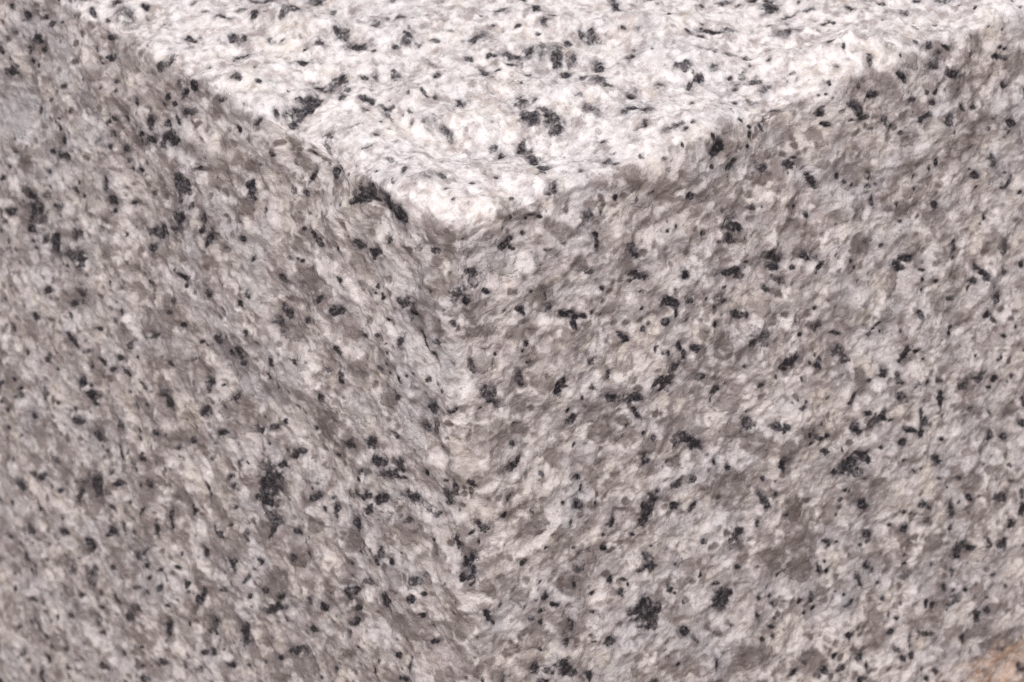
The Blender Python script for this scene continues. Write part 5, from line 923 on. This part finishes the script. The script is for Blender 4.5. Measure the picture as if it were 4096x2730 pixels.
back_attr = {'mica': smooth(0.5, 0.3, bd_d) * (RAND[bd_r][:, 3] > 0.86),
             'quartz': 0.7 * smooth(0.6, 0.4, bd_d) * (RAND[bd_r][:, 3] < 0.2), 'rest': back_pos}
for k, v in attrs.items():
    full_attrs[k] = np.concatenate([v, back_attr.get(k, np.zeros((nb,) + v.shape[1:], np.float32))])

block = bpy.data.objects.new('granite_block', None)
col.objects.link(block)
block['label'] = 'rough split grey and white granite block speckled with black mica'
block['category'] = 'stone block'
stone = mesh_from('stone_body', to_world(full_pos), full_quads, full_attrs, block)

# ------------------------------------------------------------------ the crystals one can pick out, each set into the stone
qo = owner[front]
same = (qo[:, 0] >= 0) & (qo == qo[:, :1]).all(1)
cand, cown = front[same], qo[same, 0]
srt = np.argsort(cown, kind='stable')
cand, cown = cand[srt], cown[srt]
starts = np.searchsorted(cown, np.arange(len(SPOTS) + 1))
NAMES = {'m': 'mica_crystal', 'q': 'smoky_quartz_grain', 'g': 'grey_feldspar_grain'}
size = np.diff(starts)
big = {k: [i for i in np.argsort(-size) if SPOTS[i][0] == k and size[i] >= 14 and i < LISTED][:300] for k in 'mqg'}
chosen = set(int(i) for k in 'mqg' for i in big[k])

def plug(quads, lift):
    vid, inv = np.unique(quads, return_inverse=True)
    q = inv.reshape(-1, 4)
    e = np.concatenate([q[:, [0, 1]], q[:, [1, 2]], q[:, [2, 3]], q[:, [3, 0]]])
    es = np.sort(e, 1)
    key = es[:, 0] * (len(vid) + 1) + es[:, 1]
    uq, idx, cnt = np.unique(key, return_index=True, return_counts=True)
    rim = e[idx[cnt == 1]]
    is_rim = np.zeros(len(vid), bool)
    is_rim[rim.ravel()] = True
    up_by = np.where(is_rim, 0.004, lift)
    top = pos[vid] + nrm[vid] * up_by[:, None]
    # the crystal goes on into the stone: side wall under its rim
    rv = np.unique(rim)
    low = np.full(len(vid), -1)
    low[rv] = len(vid) + np.arange(len(rv))
    depth = pos[vid[rv]] - nrm[vid[rv]] * 0.35
    side = np.stack([rim[:, 1], rim[:, 0], low[rim[:, 0]], low[rim[:, 1]]], 1)
    at = {k: np.concatenate([v[vid], v[vid[rv]]]) for k, v in attrs.items()}
    return np.concatenate([top, depth]), np.concatenate([q, side]), at

for k in 'mqg':
    for i in big[k]:
        v_, q_, a_ = plug(cand[starts[i]:starts[i + 1]], {'m': 0.03, 'q': 0.012, 'g': 0.012}[k])
        mesh_from(NAMES[k], to_world(v_), q_, a_, block)
rest_q = [cand[starts[i]:starts[i + 1]] for i in range(len(SPOTS)) if size[i] >= 3 and i not in chosen and SPOTS[i][0] == 'm']
if rest_q:
    v_, q_, a_ = plug(np.concatenate(rest_q), 0.02)
    o = mesh_from('mica_specks', to_world(v_), q_, a_, block)
    o['kind'] = 'stuff'

# ------------------------------------------------------------------ what the block stands on (below the frame)
tm, nt = nodes_of('pale_table')
g = Graph(nt)
bs = g.new('ShaderNodeBsdfPrincipled')
tc = g.new('ShaderNodeTexCoord')
g.put(bs.inputs['Base Color'], g.mix(g.ramp(g.noise(tc.outputs['Object'], 60, 4), .4, .6), (0.56, 0.51, 0.49), (0.62, 0.57, 0.55)))
bs.inputs['Roughness'].default_value = 0.6
nt.links.new(bs.outputs[0], g.new('ShaderNodeOutputMaterial').inputs[0])
tv = [(-0.35, -0.35, -0.02), (0.45, -0.35, -0.02), (0.45, 0.45, -0.02), (-0.35, 0.45, -0.02)]
me = bpy.data.meshes.new('ground')
me.from_pydata(tv + [(x, y, 0.0) for x, y, z in tv], [], [(3, 2, 1, 0), (4, 5, 6, 7), (0, 1, 5, 4), (1, 2, 6, 5), (2, 3, 7, 6), (3, 0, 4, 7)])
me.materials.append(tm)
ground = bpy.data.objects.new('ground', me)
col.objects.link(ground)
ground['kind'] = 'structure'
